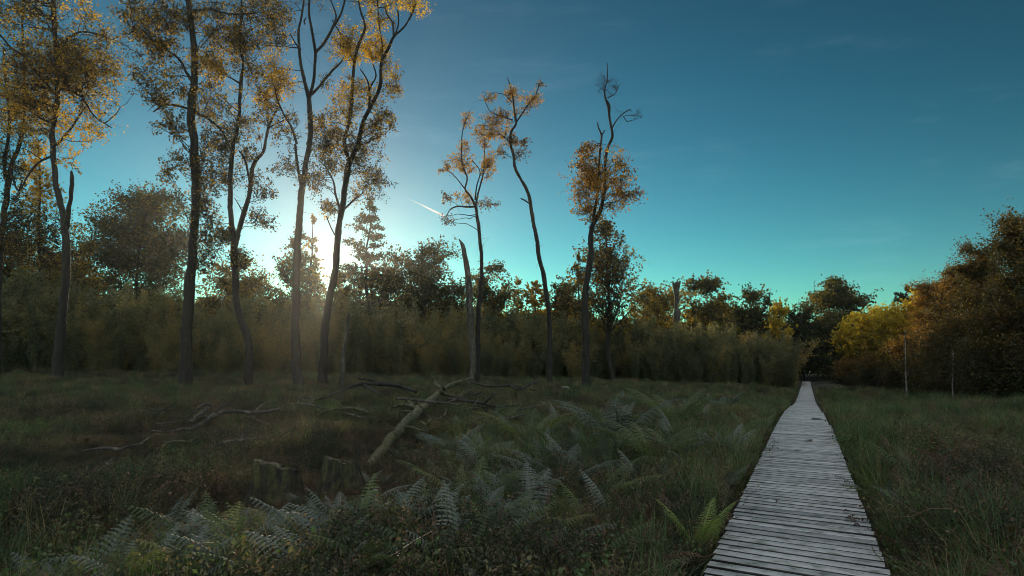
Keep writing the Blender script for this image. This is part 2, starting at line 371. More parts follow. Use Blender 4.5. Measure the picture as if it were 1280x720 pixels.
def box(mb, c, hx, hy, hz, rz=0.0, tx=0.0, roll=0.0, bev=0.006, a=.5, side=None):
    """bevelled board; hx,hy,hz half sizes"""
    pts = []
    for z, ins in ((-hz, bev), (-hz + bev, 0), (hz - bev, 0), (hz, bev)):
        for sx, sy in ((-1, -1), (1, -1), (1, 1), (-1, 1)):
            pts.append((sx * (hx - ins), sy * (hy - ins), z))
    V = np.array(pts)
    V[:, 2] += V[:, 0] * roll + V[:, 1] * tx
    c_, s_ = math.cos(rz), math.sin(rz)
    V = np.stack([V[:, 0] * c_ - V[:, 1] * s_, V[:, 0] * s_ + V[:, 1] * c_, V[:, 2]], 1) + np.array(c)
    q = [(3, 2, 1, 0), (12, 13, 14, 15)]
    for k in range(3):
        for j in range(4): q.append((k * 4 + j, k * 4 + (j + 1) % 4, k * 4 + 4 + (j + 1) % 4, k * 4 + 4 + j))
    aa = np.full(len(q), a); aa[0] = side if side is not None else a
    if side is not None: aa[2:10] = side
    mb.add(V, q, aa)
bw = empty('boardwalk', (-bper[0] * OFF, -bper[1] * OFF, 0), -BA)
tag(bw, 'long weathered grey plank boardwalk running away to the far trees', kind='structure')
SK = np.array([-8, 15, 19, 24, 28, 34, 42, 55, 72, 95]); SZ = np.array([.3, .3, .21, .0, -.20, -.42, -.57, -.72, -.92, -1.0])
def bz(s): return float(np.interp(s * math.cos(BA), SK, SZ))
dk = MB(); s = -5.0
pitch_ = 0.152
def bwid(s):
    y = s * math.cos(BA)
    if y < 14.6: return 1.17, 0.0
    if y < 19.5: return 1.11, -.02
    if y < 26: return 1.06, -.04
    return 1.0, -.02
nail = MB()
while s < 96:
    W, off = bwid(s)
    yaw = R(-4.5) + rng.normal() * R(.12)
    wid = .106 + rng.normal() * .002
    z = bz(s) - .018 + rng.normal() * .0015
    dx = off + rng.normal() * .004; sl = (bz(s + .2) - bz(s - .2)) / .4
    box(dk, (dx, s, z), W / 2 + rng.normal() * .003, wid / 2, .018, yaw, sl + rng.normal() * .006, rng.normal() * .002, .004, a=float(np.clip(.55 + rng.normal() * .2, .1, 1)), side=-1.2)  # side faces dark: unbleached wood, plus gap shade put into the colour
    if 3 < s < 14:
        for sx in (-.42, .42):
            for q in (-.03, .03):
                th = np.arange(6) * math.pi / 3; r0 = .0045
                cx = dx + sx + rng.normal() * .006; cy = s + q + rng.normal() * .004
                top = np.stack([cx + r0 * np.cos(th), cy + r0 * np.sin(th), np.full(6, z + .0192)], 1)
                V = np.vstack([top, top - [0, 0, .004]])
                nail.add(V, [(0, 1, 2, 3), (0, 3, 4, 5)] + [(j, j + 6, (j + 1) % 6 + 6, (j + 1) % 6) for j in range(6)])
    s += pitch_ + rng.normal() * .003
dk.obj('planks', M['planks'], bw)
M['nail'] = bark_mat('rusty_nail', [(.3, (.03, .022, .018)), (.7, (.07, .05, .04))])
nl = nail.obj('nail_heads', M['nail'], bw)
for sx in (-.40, .40):
    jm = MB(); ss = -5
    while ss < 95:
        W, off = bwid(ss); z0 = bz(ss) - .036 - .07
        sl = (bz(ss + 3) - bz(ss)) / 3
        box(jm, (sx * W / 1.17 + off, ss + 1.5, (bz(ss) + bz(ss + 3)) / 2 - .112), .035, 1.49, .07, 0, sl)
        ss += 3
    jm.obj('joist', M['bark_dead'], bw)
for sx in (-.38, .38):
    ss = 1.0
    while ss < 60:
        W, off = bwid(ss); pm = MB(); x0 = sx * W / 1.17 + off
        wx, wy = bper[0] * (x0 - OFF) + bdir[0] * ss, bper[1] * (x0 - OFF) + bdir[1] * ss
        g = T(wx, wy); top = bz(ss) - .185
        if top - g > .03: 
            box(pm, (x0, ss, (top + g - .2) / 2), .05, .05, (top - g + .2) / 2)
            pm.obj('post', M['bark_dead'], bw)
        ss += 3.0

# ------------------------------------------------------------------ fronds and ground plants
def frond(mb, L=0.9, pairs=18, arch=0.9, lean=0.5, az=0.0, base=(0, 0, 0), droop=0.25, wid=0.32, hue=.5, fine=True, r_=rng, stalk=.28):
    """one bracken or fern frond: arching rachis with tapering toothed pinnae"""
    n = 14; t = np.linspace(0, 1, n)
    el = lean + arch * 0 * t
    ang = R(80) - (R(80) * 0.9 * arch) * t ** 1.2
    dz = np.sin(ang - lean * .45); dr = np.cos(ang - lean * .45)
    r = np.concatenate([[0], np.cumsum((dr[1:] + dr[:-1]) / 2)]) * L / (n - 1); z = np.concatenate([[0], np.cumsum((dz[1:] + dz[:-1]) / 2)]) * L / (n - 1)
    side = r_.normal() * .12 * L * t ** 2
    P = np.stack([r, side, z], 1)
    ca, sa = math.cos(az), math.sin(az)
    Rm = np.array([[ca, -sa, 0], [sa, ca, 0], [0, 0, 1]])
    Pw = P @ Rm.T + np.array(base)
    tubes(mb, Pw, np.linspace(.005, .0012, n) * (L / .9 + .2), 3, a=min(1, hue + .25))
    Vs, Qs, As = [], [], []; c = 0
    for i in range(pairs):
        u = stalk + (1 - stalk) * (i + .5) / pairs
        k = u * (n - 1); k0 = min(int(k), n - 2); f = k - k0
        p = P[k0] * (1 - f) + P[k0 + 1] * f; tan = unit(P[k0 + 1] - P[k0])
        v = (u - stalk) / (1 - stalk)
        pl = wid * L * (math.sin(min(1, (v + .06) * 3.2) * math.pi / 2)) * (1 - v) ** .85 + .01
        for sg in (-1, 1):
            sd = np.array([0, sg, 0]) + tan * .45 + r_.normal(size=3) * .07
            sd = unit(sd); dn = np.array([0, 0, -1])
            nrm = unit(np.cross(tan, sd)) * 1.0
            m = 6 if fine else 4
            pw = (1 - stalk) * L / pairs * .40
            for q in range(m):
                a0, a1 = q / m, (q + .82) / m
                w0, w1 = pw * (1 - a0 * .75), pw * (1 - a1) * .9
                c0 = p + sd * pl * a0 + dn * droop * pl * a0 ** 2
                c1 = p + sd * pl * a1 + dn * droop * pl * a1 ** 2
                fw = tan * w0
                if fine:
                    Vs += [c0 - fw * .25, c0 + fw * 1.0, c0 + fw * .9 + (c1 - c0) * .75, c1, ]
                    Vs += [c0 + fw * .25, c0 - fw * 1.0, c0 - fw * .75 + (c1 - c0) * .85, c1]
                    Qs += [(c, c + 1, c + 2, c + 3), (c + 4, c + 5, c + 6, c + 7)]; c += 8
                    As += [hue + r_.normal() * .12] * 2
                else:
                    Vs += [c0 - fw, c0 + fw, c1 + tan * w1, c1 - tan * w1]; Qs.append((c, c + 1, c + 2, c + 3)); c += 4
                    As.append(hue + r_.normal() * .12)
    V = np.array(Vs) @ Rm.T + np.array(base)
    mb.add(V, Qs, np.clip(As, 0, 1))

protos = bpy.data.collections
def proto_col(name, objs):
    c = bpy.data.collections.new(name)
    for o in objs: c.objects.link(o)
    return c
def heather(seed, kind='heather'):
    r_ = np.random.default_rng(seed); mb = MB(); n = 120
    az = r_.uniform(0, 2 * np.pi, n); rad = r_.uniform(0, .22, n); h = r_.uniform(.10, .36, n)
    S = np.stack([rad * np.cos(az), rad * np.sin(az), np.full(n, -.04)], 1)
    az2 = az + r_.normal(size=n) * .6
    E = S + np.stack([np.cos(az2) * h * r_.uniform(.1, .8, n), np.sin(az2) * h * r_.uniform(.1, .8, n), h], 1)
    base = .3 + .35 * r_.random()
    twigs_and_leaves(mb, mb, S, E, .0024, 24, .021, base + .25 * r_.normal(size=n), spread=.013, droop=-.6, leaf0=.3, r_=r_, aspect=.38)
    return mb.obj('heather_clump', M['heather'], link=False)
def low_herb(seed):
    r_ = np.random.default_rng(seed); mb = MB(); n = 40
    az = r_.uniform(0, 2 * np.pi, n); h = r_.uniform(.15, .5, n)
    S = np.stack([.1 * np.cos(az), .1 * np.sin(az), np.full(n, -.03)], 1)
    E = S + np.stack([np.cos(az) * h * r_.uniform(.2, .8, n), np.sin(az) * h * r_.uniform(.2, .8, n), h], 1)
    twigs_and_leaves(mb, mb, S, E, .003, 14, .034, .3 + .4 * r_.random(n), spread=.03, droop=0, leaf0=.3, r_=r_, up=1.0)
    return mb.obj('leafy_clump', M['grass'], link=False)
def tuft(seed, hmin=.22, hmax=.6, n=95, mat='grass', hue=.4, lean=.5):
    r_ = np.random.default_rng(seed); mb = MB()
    az = r_.uniform(0, 2 * np.pi, n); h = r_.uniform(hmin, hmax, n)
    m = 5; t = np.linspace(0, 1, m)
    bx = .07 * r_.normal(size=(n, 2))
    ln = r_.uniform(.1, 1, n) * lean * 1.6
    P = np.zeros((n, m, 3))
    P[..., 0] = bx[:, :1] + np.cos(az)[:, None] * h[:, None] * ln[:, None] * t ** 2
    P[..., 1] = bx[:, 1:] + np.sin(az)[:, None] * h[:, None] * ln[:, None] * t ** 2
    P[..., 2] = h[:, None] * (t - .35 * ln[:, None] * t ** 2.5) - .03
    sd = np.stack([-np.sin(az), np.cos(az), np.zeros(n)], 1)[:, None] * (.0036 * (1 - t ** 1.5) + .0005)[None, :, None]
    V = np.stack([P - sd, P + sd], 2)
    b = (np.arange(n) * m * 2)[:, None] + (np.arange(m - 1) * 2)[None]
    Q = np.stack([b, b + 1, b + 3, b + 2], -1).reshape(-1, 4)
    mb.add(V.reshape(-1, 3), Q, np.repeat(np.clip(hue + r_.normal(size=n) * .22, 0, 1), m - 1))
    return mb.obj('grass_tuft', M[mat], link=False)
def bracken(seed, mat, nf=5, L=.6, arch=.9, hue=.5, pairs=13):
    r_ = np.random.default_rng(seed); mb = MB()
    a0 = r_.uniform(0, 6.28)
    for k in range(nf):
        frond(mb, L * r_.uniform(.7, 1.2), int(pairs * 1.5), arch * r_.uniform(.8, 1.2), r_.uniform(.2, 1.2), a0 + k * 6.28 / nf + r_.normal() * .9, base=(r_.normal() * .04, r_.normal() * .04, 0), hue=hue, fine=False, r_=r_, droop=.5)
    return mb.obj('bracken_clump', M[mat], link=False)
def litter(seed):
    r_ = np.random.default_rng(seed); mb = MB(); n = 26
    c = r_.normal(size=(n, 3)) * [.28, .28, .05] + [0, 0, .07]; d = unit(r_.normal(size=(n, 3)) * [1, 1, .25]) * r_.uniform(.08, .3, (n, 1))
    t = np.linspace(-1, 1, 4)[None, :, None]
    P = c[:, None] + d[:, None] * t + r_.normal(size=(n, 4, 3)) * .012
    tubes(mb, P, np.full((n, 4), .003), 3, a=r_.random(n))
    leaves(mb, r_.normal(size=(90, 3)) * [.3, .3, .04] + [0, 0, .06], .03, r_.random(90), r_=r_, up=1)
    return mb.obj('litter_clump', M['bracken_brown'], link=False)

CL = [gp(x, y)[:2] for x, y in [(452, 610), (470, 585), (490, 562), (510, 540), (530, 525), (550, 508), (345, 640), (424, 632), (242, 545), (262, 530), (290, 522), (330, 520), (104, 572), (130, 570), (160, 568), (212, 548), (400, 508), (450, 500), (500, 505), (120, 595)]]
CL = np.array(CL)
def clearing(X, Y):
    d = np.min(np.hypot((X[:, None] - CL[None, :, 0]), (Y[:, None] - CL[None, :, 1] + .6) * .7), axis=1)
    return np.clip((d - .35) / .9, .38, 1)
def scatter(name, label, cat, objs, X, Y, scl, r_, tilt=.12, zoff=0.0):
    me = bpy.data.meshes.new(name); n = len(X)
    Z = terr(X, Y) + zoff
    me.vertices.add(n); me.vertices.foreach_set('co', np.stack([X, Y, Z], 1).astype(np.float32).ravel())
    a = me.attributes.new('rot', 'FLOAT_VECTOR', 'POINT')
    rot = np.stack([r_.normal(size=n) * tilt, r_.normal(size=n) * tilt, r_.uniform(0, 6.283, n)], 1)
    a.data.foreach_set('vector', rot.astype(np.float32).ravel())
    if n > 2500 or name in ('bracken', 'leafy_undergrowth'): scl = scl * clearing(X, Y)
    a = me.attributes.new('scl', 'FLOAT', 'POINT'); a.data.foreach_set('value', np.asarray(scl, np.float32))
    a = me.attributes.new('pick', 'INT', 'POINT'); a.data.foreach_set('value', r_.integers(0, len(objs), n).astype(np.int32))
    me.update()
    o = bpy.data.objects.new(name, me); col.objects.link(o)
    tag(o, label, cat, kind='stuff')
    c = proto_col(name + '_forms', objs)
    g = bpy.data.node_groups.new(name + '_scatter', 'GeometryNodeTree')
    g.interface.new_socket('Geometry', in_out='INPUT', socket_type='NodeSocketGeometry')
    g.interface.new_socket('Geometry', in_out='OUTPUT', socket_type='NodeSocketGeometry')
    gi = g.nodes.new('NodeGroupInput'); go = g.nodes.new('NodeGroupOutput')
    ip = g.nodes.new('GeometryNodeInstanceOnPoints'); ci = g.nodes.new('GeometryNodeCollectionInfo')
    ci.inputs['Collection'].default_value = c; ci.inputs['Separate Children'].default_value = True; ci.inputs['Reset Children'].default_value = True
    def na(nm, ty):
        q = g.nodes.new('GeometryNodeInputNamedAttribute'); q.data_type = ty; q.inputs['Name'].default_value = nm; return q.outputs[0]
    g.links.new(gi.outputs[0], ip.inputs['Points']); g.links.new(ci.outputs[0], ip.inputs['Instance'])
    ip.inputs['Pick Instance'].default_value = True
    g.links.new(na('pick', 'INT'), ip.inputs['Instance Index'])
    g.links.new(na('rot', 'FLOAT_VECTOR'), ip.inputs['Rotation']); g.links.new(na('scl', 'FLOAT'), ip.inputs['Scale'])
    g.links.new(ip.outputs[0], go.inputs[0])
    md = o.modifiers.new('scatter', 'NODES'); md.node_group = g
    return o
def spots(n, r_, y0=3.5, y1=60, power=1.0, tmin=-1.0, tmax=1.0):
    """random ground spots inside the view wedge, denser near the camera"""
    u = r_.random(n); Y = y0 * (y1 / y0) ** (u ** power)
    X = r_.uniform(tmin, tmax, n) * (Y + 2.5)
    k = np.abs(lat(X, Y)) > .78 + .03 * r_.random(n)
    return X[k], Y[k]
def patch(X, Y, s=.3, ph=0.0):
    return .5 + .25 * (np.sin(X * s * 1.7 + ph) * np.cos(Y * s * 1.3 + ph * 2 + X * s * .5) + np.sin(X * s * .63 + Y * s * .9 + ph * 3)) 

r_ = np.random.default_rng(21)
X, Y = spots(34000, r_, 3.5, 58)
ta = X / Y
keep = (r_.random(len(X)) < np.where(lat(X, Y) > 0, .45, 1.0))
keep &= ~((ta > .62) & (Y > 26)) & ((np.abs(lat(X, Y)) > 1.15) | (r_.random(len(X)) < .2))
X, Y = X[keep], Y[keep]
scatter('heather', 'low dark heather and dwarf shrubs covering the heath', 'heather', [heather(k) for k in range(6)], X, Y, r_.uniform(.6, 1.25, len(X)) * (.6 + .75 * np.clip(patch(X, Y, 1.6, .7) + .25 * r_.normal(size=len(X)), 0, 1.1)), r_)
X, Y = spots(22000, r_, 3.5, 62)
la = lat(X, Y); ta = X / Y
pr = np.clip(patch(X, Y, .35, 1.0) * 1.3 - .3, 0.10, 1)
pr = np.where((ta < -.12) & (Y < 24), pr * .4, pr); pr = np.where((np.abs(la) < 2.6) & (Y > 9), .9, pr); pr = np.where((Y > 20) & (ta > -.2), np.maximum(pr, .55), pr)
pr = np.where((la > 0) & (Y > 11), np.maximum(pr, .6), pr); pr = np.where((la > .9) & (Y < 11), .13, pr)
k = r_.random(len(X)) < pr; X, Y = X[k], Y[k]
scatter('grass', 'rough green and straw coloured grass tufts between the heather', 'grass',
        [tuft(30 + k) for k in range(4)] + [tuft(40, .25, .7, 100, hue=.15), tuft(41, .25, .6, 70, hue=.9)], X, Y, r_.uniform(.6, 1.35, len(X)), r_)
X, Y = spots(3600, r_, 3.5, 45)
k = r_.random(len(X)) < np.clip(patch(X, Y, .5, 2.2) * 1.3 - .45, 0, 1); X, Y = X[k], Y[k]
scatter('leafy_undergrowth', 'low leafy green undergrowth in patches over the heath', 'undergrowth', [low_herb(k) for k in range(50, 54)], X, Y, r_.uniform(.6, 1.2, len(X)), r_)
# bracken: green and silvery in the hollow left of the walk, brown and collapsed close to the walk
X, Y = spots(12000, r_, 4.0, 34, tmin=-.45, tmax=.95)
la = lat(X, Y); cx = -la
pr = np.exp(-((cx - 3.7) / 2.2) ** 2) * .75 * (Y < 26); pr = np.where(la > 0, .02, pr)
k = r_.random(len(X)) < pr * 1.0 * np.clip(patch(X, Y, .8, 4.0) * 2.2 - .35, .05, 1.2); Xg, Yg = X[k], Y[k]
scatter('bracken', 'arching green and silvery bracken filling the hollow beside the boardwalk', 'bracken',
        [bracken(60 + k, ('bracken_green', 'bracken_grey', 'bracken_green', 'bracken_grey')[k % 4], nf=3 + k % 4, L=.46 + .06 * (k % 5), hue=.45, arch=.7 + .08 * (k % 6)) for k in range(10)], Xg, Yg, r_.uniform(.6, 1.3, len(Xg)), r_, tilt=.25)
X, Y = spots(11000, r_, 3.5, 26, tmin=-.6, tmax=1.0)
la = lat(X, Y)
pr = np.where(la > 0, np.where(Y < 13, 1.1, .3), np.where(la > -3, .95, .35))
k = (r_.random(len(X)) < pr * .9) & (np.abs(la) > 1.12); X, Y = X[k], Y[k]
scatter('dead_bracken', 'collapsed brown bracken and stalks lying over the ground', 'dead bracken',
        [bracken(80 + k, 'bracken_brown', nf=5, L=.5, arch=1.25, hue=.4, pairs=11) for k in range(4)] + [litter(90), litter(91), litter(92)], X, Y, r_.uniform(.6, 1.15, len(X)), r_, tilt=.45, zoff=.02)

# ------------------------------------------------------------------ traced trees
def lerp_d(P3, q):       # nearest skeleton point
    d = np.linalg.norm(P3 - q, axis=1); return P3[np.argmin(d)]
LD = 1.12
def traced_tree(name, label, cat, base_px, D, stems, clusters, bark='bark', leaf='leaf_birch', lsize=.10, seed=0, group=None, per=13, tw=.009, droop=.5, bare=(), spread=.085, root_flare=1.1, ld=LD):
    """stems: list of [(x,y,width_px)...]; the first starts at the base; clusters: (x,y,rx,ry,leaf count,hue)"""
    r_ = np.random.default_rng(seed)
    sc_ = D / F / cp
    B = at(base_px[0], base_px[1], D); B[2] = T(B[0], B[1]) - .05
    root = empty(name, B); tag(root, label, cat, group)
    tm, lm = MB(), MB(); skel = None
    for si, st in enumerate(stems):
        st = np.array(st, float)
        if si == 0: off0 = 0.0
        else:
            q = at(st[0, 0], st[0, 1], D); dd = np.hypot(skel[:, 0] - q[0], skel[:, 2] - q[2]); off0 = skel[np.argmin(dd), 1] - D
        n = len(st); L = np.concatenate([[0], np.cumsum(np.hypot(*np.diff(st[:, :2], axis=0).T))]) * sc_
        slope = r_.normal() * (.05 if si == 0 else .45)
        offs = off0 + slope * L + np.concatenate([[0], np.cumsum(r_.normal(size=n - 1) * .12)])
        P = np.array([at(x, y, D + o) for (x, y, _), o in zip(st, offs)])
        Rd = st[:, 2] * sc_ / 2 * .8
        if si == 0:
            P[0, 2] = B[2]; Rd = Rd.copy(); Rd[0] *= root_flare
        P2, _ = trunk_tube(tm, P - B, Rd, k=9 if st[0, 2] > 7 else 6, step=max(.18, Rd.mean() * 1.5), seed=seed * 31 + si, wob=.18)
        skel = P2 + B if skel is None else np.vstack([skel, P2 + B])
    sk = skel - B
    def cluster(cx, cy, rx, ry, n, hue, leafy=True, off=None):
        c0 = at(cx, cy, D) ; dd = np.hypot(skel[:, 0] - c0[0], skel[:, 2] - c0[2]); nb = skel[np.argmin(dd)]
        rm = np.array([rx, (rx + ry) / 2, ry]) * sc_
        gap = dd.min()
        o = (nb[1] - D) + r_.normal() * .35 * rm[1] if off is None else off
        C = at(cx, cy, D + o) - B
        nt_ = max(6, int(n / per)) if leafy else n
        u = unit(r_.normal(size=(nt_, 3))) * (r_.random((nt_, 1)) ** (1 / 3.)); E = C + u * rm * 1.22
        # limbs into the cluster
        nl = int(np.clip(nt_ / 12, 1, 10)); tgt = C + r_.normal(size=(nl, 3)) * rm * .42
        samples = []
        for q in tgt:
            below = sk[sk[:, 2] < q[2] + .2] if (sk[:, 2] < q[2] + .2).any() else sk
            d = np.linalg.norm(below - q, axis=1); s0 = below[np.argsort(d)[r_.integers(0, min(6, len(d)))]]
            Lq = np.linalg.norm(q - s0)
            mid = (s0 + q) / 2 + r_.normal(size=3) * Lq * .1 + [0, 0, Lq * .08]
            t = np.linspace(0, 1, 8)[:, None]; P = s0 * (1 - t) ** 2 + 2 * mid * t * (1 - t) + q * t ** 2
            P[1:-1] += r_.normal(size=(6, 3)) * Lq * .02
            rr = np.linspace(max(tw * 2.2, Lq * .014), tw, 8)
            tubes(tm, P, rr, 5); samples.append(P[2:])
        sm = np.vstack(samples)
        d = np.linalg.norm(E[:, None] - sm[None], axis=2); S = sm[np.argmin(d + r_.random(d.shape) * .3, axis=1)]
        twigs_and_leaves(tm, lm, S, E, tw, (per if leafy else 0), lsize * 1.42, np.clip(hue + .06 + r_.normal(size=nt_) * .17, 0, 1), spread=spread * r_.uniform(.8, 1.6), droop=droop, r_=r_, leaf0=.45)
        # fine side twiglets
        m = nt_ * 2; j = r_.integers(0, nt_, m); v = r_.uniform(.4, 1, (m, 1)); s2 = S[j] * (1 - v) + E[j] * v
        e2 = s2 + r_.normal(size=(m, 3)) * rm.mean() * .22 + [0, 0, .08]
        twigs_and_leaves(tm, lm, s2, e2, tw * .6, 0, lsize, hue, r_=r_)
    for c in clusters:
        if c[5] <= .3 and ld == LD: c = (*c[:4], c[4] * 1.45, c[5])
        m = 1 if c[2] < 11 else int(np.clip(c[2] * c[3] / 160, 3, 7))
        for q in range(m):
            if m == 1: cluster(c[0], c[1], c[2], c[3], int(c[4] * ld), c[5]); continue
            a_ = r_.uniform(0, 6.28); rr_ = math.sqrt(r_.random()) * .72; z_ = r_.uniform(.55, .9)
            cluster(c[0] + math.cos(a_) * rr_ * c[2], c[1] + math.sin(a_) * rr_ * c[3], c[2] * z_, c[3] * z_, int(c[4] * ld / m), c[5] + r_.normal() * .06)
    for c in bare: cluster(*c, 0, leafy=False)
    hi = sk[sk[:, 2] > 2.0]; m = 46; j = r_.integers(0, len(hi), m); e_ = hi[j] + r_.normal(size=(m, 3)) * .38 + [0, 0, .12]
    twigs_and_leaves(tm, lm, hi[j], e_, .011, 0, lsize, .3, r_=r_, k=3)
    tm.obj('trunk', M[bark], root, smooth=True)
    if lm.V: lm.obj('crown', M[leaf], root)
    return root
G1 = 'tall thin trees standing on the heath'
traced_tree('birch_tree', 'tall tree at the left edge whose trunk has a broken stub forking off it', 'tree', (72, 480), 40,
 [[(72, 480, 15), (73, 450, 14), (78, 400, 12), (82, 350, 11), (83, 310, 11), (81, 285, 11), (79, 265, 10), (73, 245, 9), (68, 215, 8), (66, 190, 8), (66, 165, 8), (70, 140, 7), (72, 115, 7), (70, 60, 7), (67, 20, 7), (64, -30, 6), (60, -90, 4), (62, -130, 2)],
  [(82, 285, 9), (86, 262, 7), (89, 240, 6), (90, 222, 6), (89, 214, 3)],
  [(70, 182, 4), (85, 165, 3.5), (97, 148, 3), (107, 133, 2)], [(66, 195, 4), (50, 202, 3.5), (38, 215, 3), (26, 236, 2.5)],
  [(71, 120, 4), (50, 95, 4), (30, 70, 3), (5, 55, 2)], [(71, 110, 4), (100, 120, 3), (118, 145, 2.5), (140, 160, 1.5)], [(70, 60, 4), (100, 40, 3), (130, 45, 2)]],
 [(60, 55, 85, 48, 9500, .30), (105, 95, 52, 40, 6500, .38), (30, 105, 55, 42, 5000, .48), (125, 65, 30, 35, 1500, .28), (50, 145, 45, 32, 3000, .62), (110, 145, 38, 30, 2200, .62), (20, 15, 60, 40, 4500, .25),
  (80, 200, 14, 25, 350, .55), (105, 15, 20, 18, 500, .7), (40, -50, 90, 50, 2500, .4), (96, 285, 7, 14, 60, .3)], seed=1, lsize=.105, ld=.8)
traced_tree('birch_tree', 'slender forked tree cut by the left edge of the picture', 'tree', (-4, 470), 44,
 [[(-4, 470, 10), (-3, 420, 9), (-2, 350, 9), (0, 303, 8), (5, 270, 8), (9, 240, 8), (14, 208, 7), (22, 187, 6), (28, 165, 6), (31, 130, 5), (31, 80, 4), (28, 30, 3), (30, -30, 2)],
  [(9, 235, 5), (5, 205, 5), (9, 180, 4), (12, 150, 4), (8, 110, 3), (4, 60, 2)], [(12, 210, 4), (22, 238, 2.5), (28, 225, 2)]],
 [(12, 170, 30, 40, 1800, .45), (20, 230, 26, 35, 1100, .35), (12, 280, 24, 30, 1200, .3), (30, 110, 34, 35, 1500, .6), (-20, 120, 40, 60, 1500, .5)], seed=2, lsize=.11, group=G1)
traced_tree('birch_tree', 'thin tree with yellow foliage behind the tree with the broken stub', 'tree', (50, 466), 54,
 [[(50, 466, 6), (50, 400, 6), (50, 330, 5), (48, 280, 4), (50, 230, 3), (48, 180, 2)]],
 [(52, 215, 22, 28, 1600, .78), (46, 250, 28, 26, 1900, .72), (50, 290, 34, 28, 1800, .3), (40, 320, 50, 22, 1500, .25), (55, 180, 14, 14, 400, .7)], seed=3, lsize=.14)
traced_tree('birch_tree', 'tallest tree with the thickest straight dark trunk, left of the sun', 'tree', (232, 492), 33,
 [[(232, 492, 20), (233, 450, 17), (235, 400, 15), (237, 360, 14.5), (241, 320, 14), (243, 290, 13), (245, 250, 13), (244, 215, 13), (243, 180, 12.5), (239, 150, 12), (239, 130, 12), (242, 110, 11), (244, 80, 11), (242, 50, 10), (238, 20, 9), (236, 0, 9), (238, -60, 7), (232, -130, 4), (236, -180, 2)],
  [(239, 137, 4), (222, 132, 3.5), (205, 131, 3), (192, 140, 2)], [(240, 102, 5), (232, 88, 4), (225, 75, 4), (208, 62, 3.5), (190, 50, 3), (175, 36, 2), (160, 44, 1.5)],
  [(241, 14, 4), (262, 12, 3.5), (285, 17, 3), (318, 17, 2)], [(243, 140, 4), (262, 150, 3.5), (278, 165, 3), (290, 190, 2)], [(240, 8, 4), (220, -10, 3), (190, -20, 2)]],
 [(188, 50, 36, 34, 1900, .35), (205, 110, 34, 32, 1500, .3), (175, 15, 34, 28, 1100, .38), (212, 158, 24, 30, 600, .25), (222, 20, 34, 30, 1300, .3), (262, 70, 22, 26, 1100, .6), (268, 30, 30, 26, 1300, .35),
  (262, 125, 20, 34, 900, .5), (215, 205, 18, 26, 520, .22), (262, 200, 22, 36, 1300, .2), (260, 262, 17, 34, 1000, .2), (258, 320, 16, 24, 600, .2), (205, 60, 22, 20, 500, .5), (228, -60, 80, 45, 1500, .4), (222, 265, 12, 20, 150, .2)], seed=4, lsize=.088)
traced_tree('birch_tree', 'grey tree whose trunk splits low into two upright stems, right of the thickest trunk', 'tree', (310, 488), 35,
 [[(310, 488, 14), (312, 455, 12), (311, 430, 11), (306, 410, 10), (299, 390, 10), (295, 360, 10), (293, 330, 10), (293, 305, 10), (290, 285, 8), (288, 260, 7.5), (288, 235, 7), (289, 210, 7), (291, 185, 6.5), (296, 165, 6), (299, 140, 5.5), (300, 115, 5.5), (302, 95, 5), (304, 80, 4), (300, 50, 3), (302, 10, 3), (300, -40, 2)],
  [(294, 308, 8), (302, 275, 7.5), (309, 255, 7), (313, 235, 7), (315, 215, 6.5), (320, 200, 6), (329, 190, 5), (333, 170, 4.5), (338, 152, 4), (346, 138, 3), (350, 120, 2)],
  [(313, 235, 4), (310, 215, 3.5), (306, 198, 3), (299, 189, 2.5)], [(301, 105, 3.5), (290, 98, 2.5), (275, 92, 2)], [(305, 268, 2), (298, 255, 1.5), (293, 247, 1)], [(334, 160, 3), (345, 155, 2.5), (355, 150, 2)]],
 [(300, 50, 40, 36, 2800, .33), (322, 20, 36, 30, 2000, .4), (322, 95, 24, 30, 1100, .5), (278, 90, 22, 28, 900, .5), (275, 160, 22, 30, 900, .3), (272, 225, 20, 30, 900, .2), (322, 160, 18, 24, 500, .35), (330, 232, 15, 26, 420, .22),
  (325, 275, 20, 18, 420, .2), (270, 290, 22, 26, 850, .2), (310, 195, 14, 18, 300, .2), (300, 150, 14, 20, 300, .3), (300, 325, 25, 20, 500, .25), (300, -50, 60, 40, 1200, .4)], seed=5, lsize=.088)
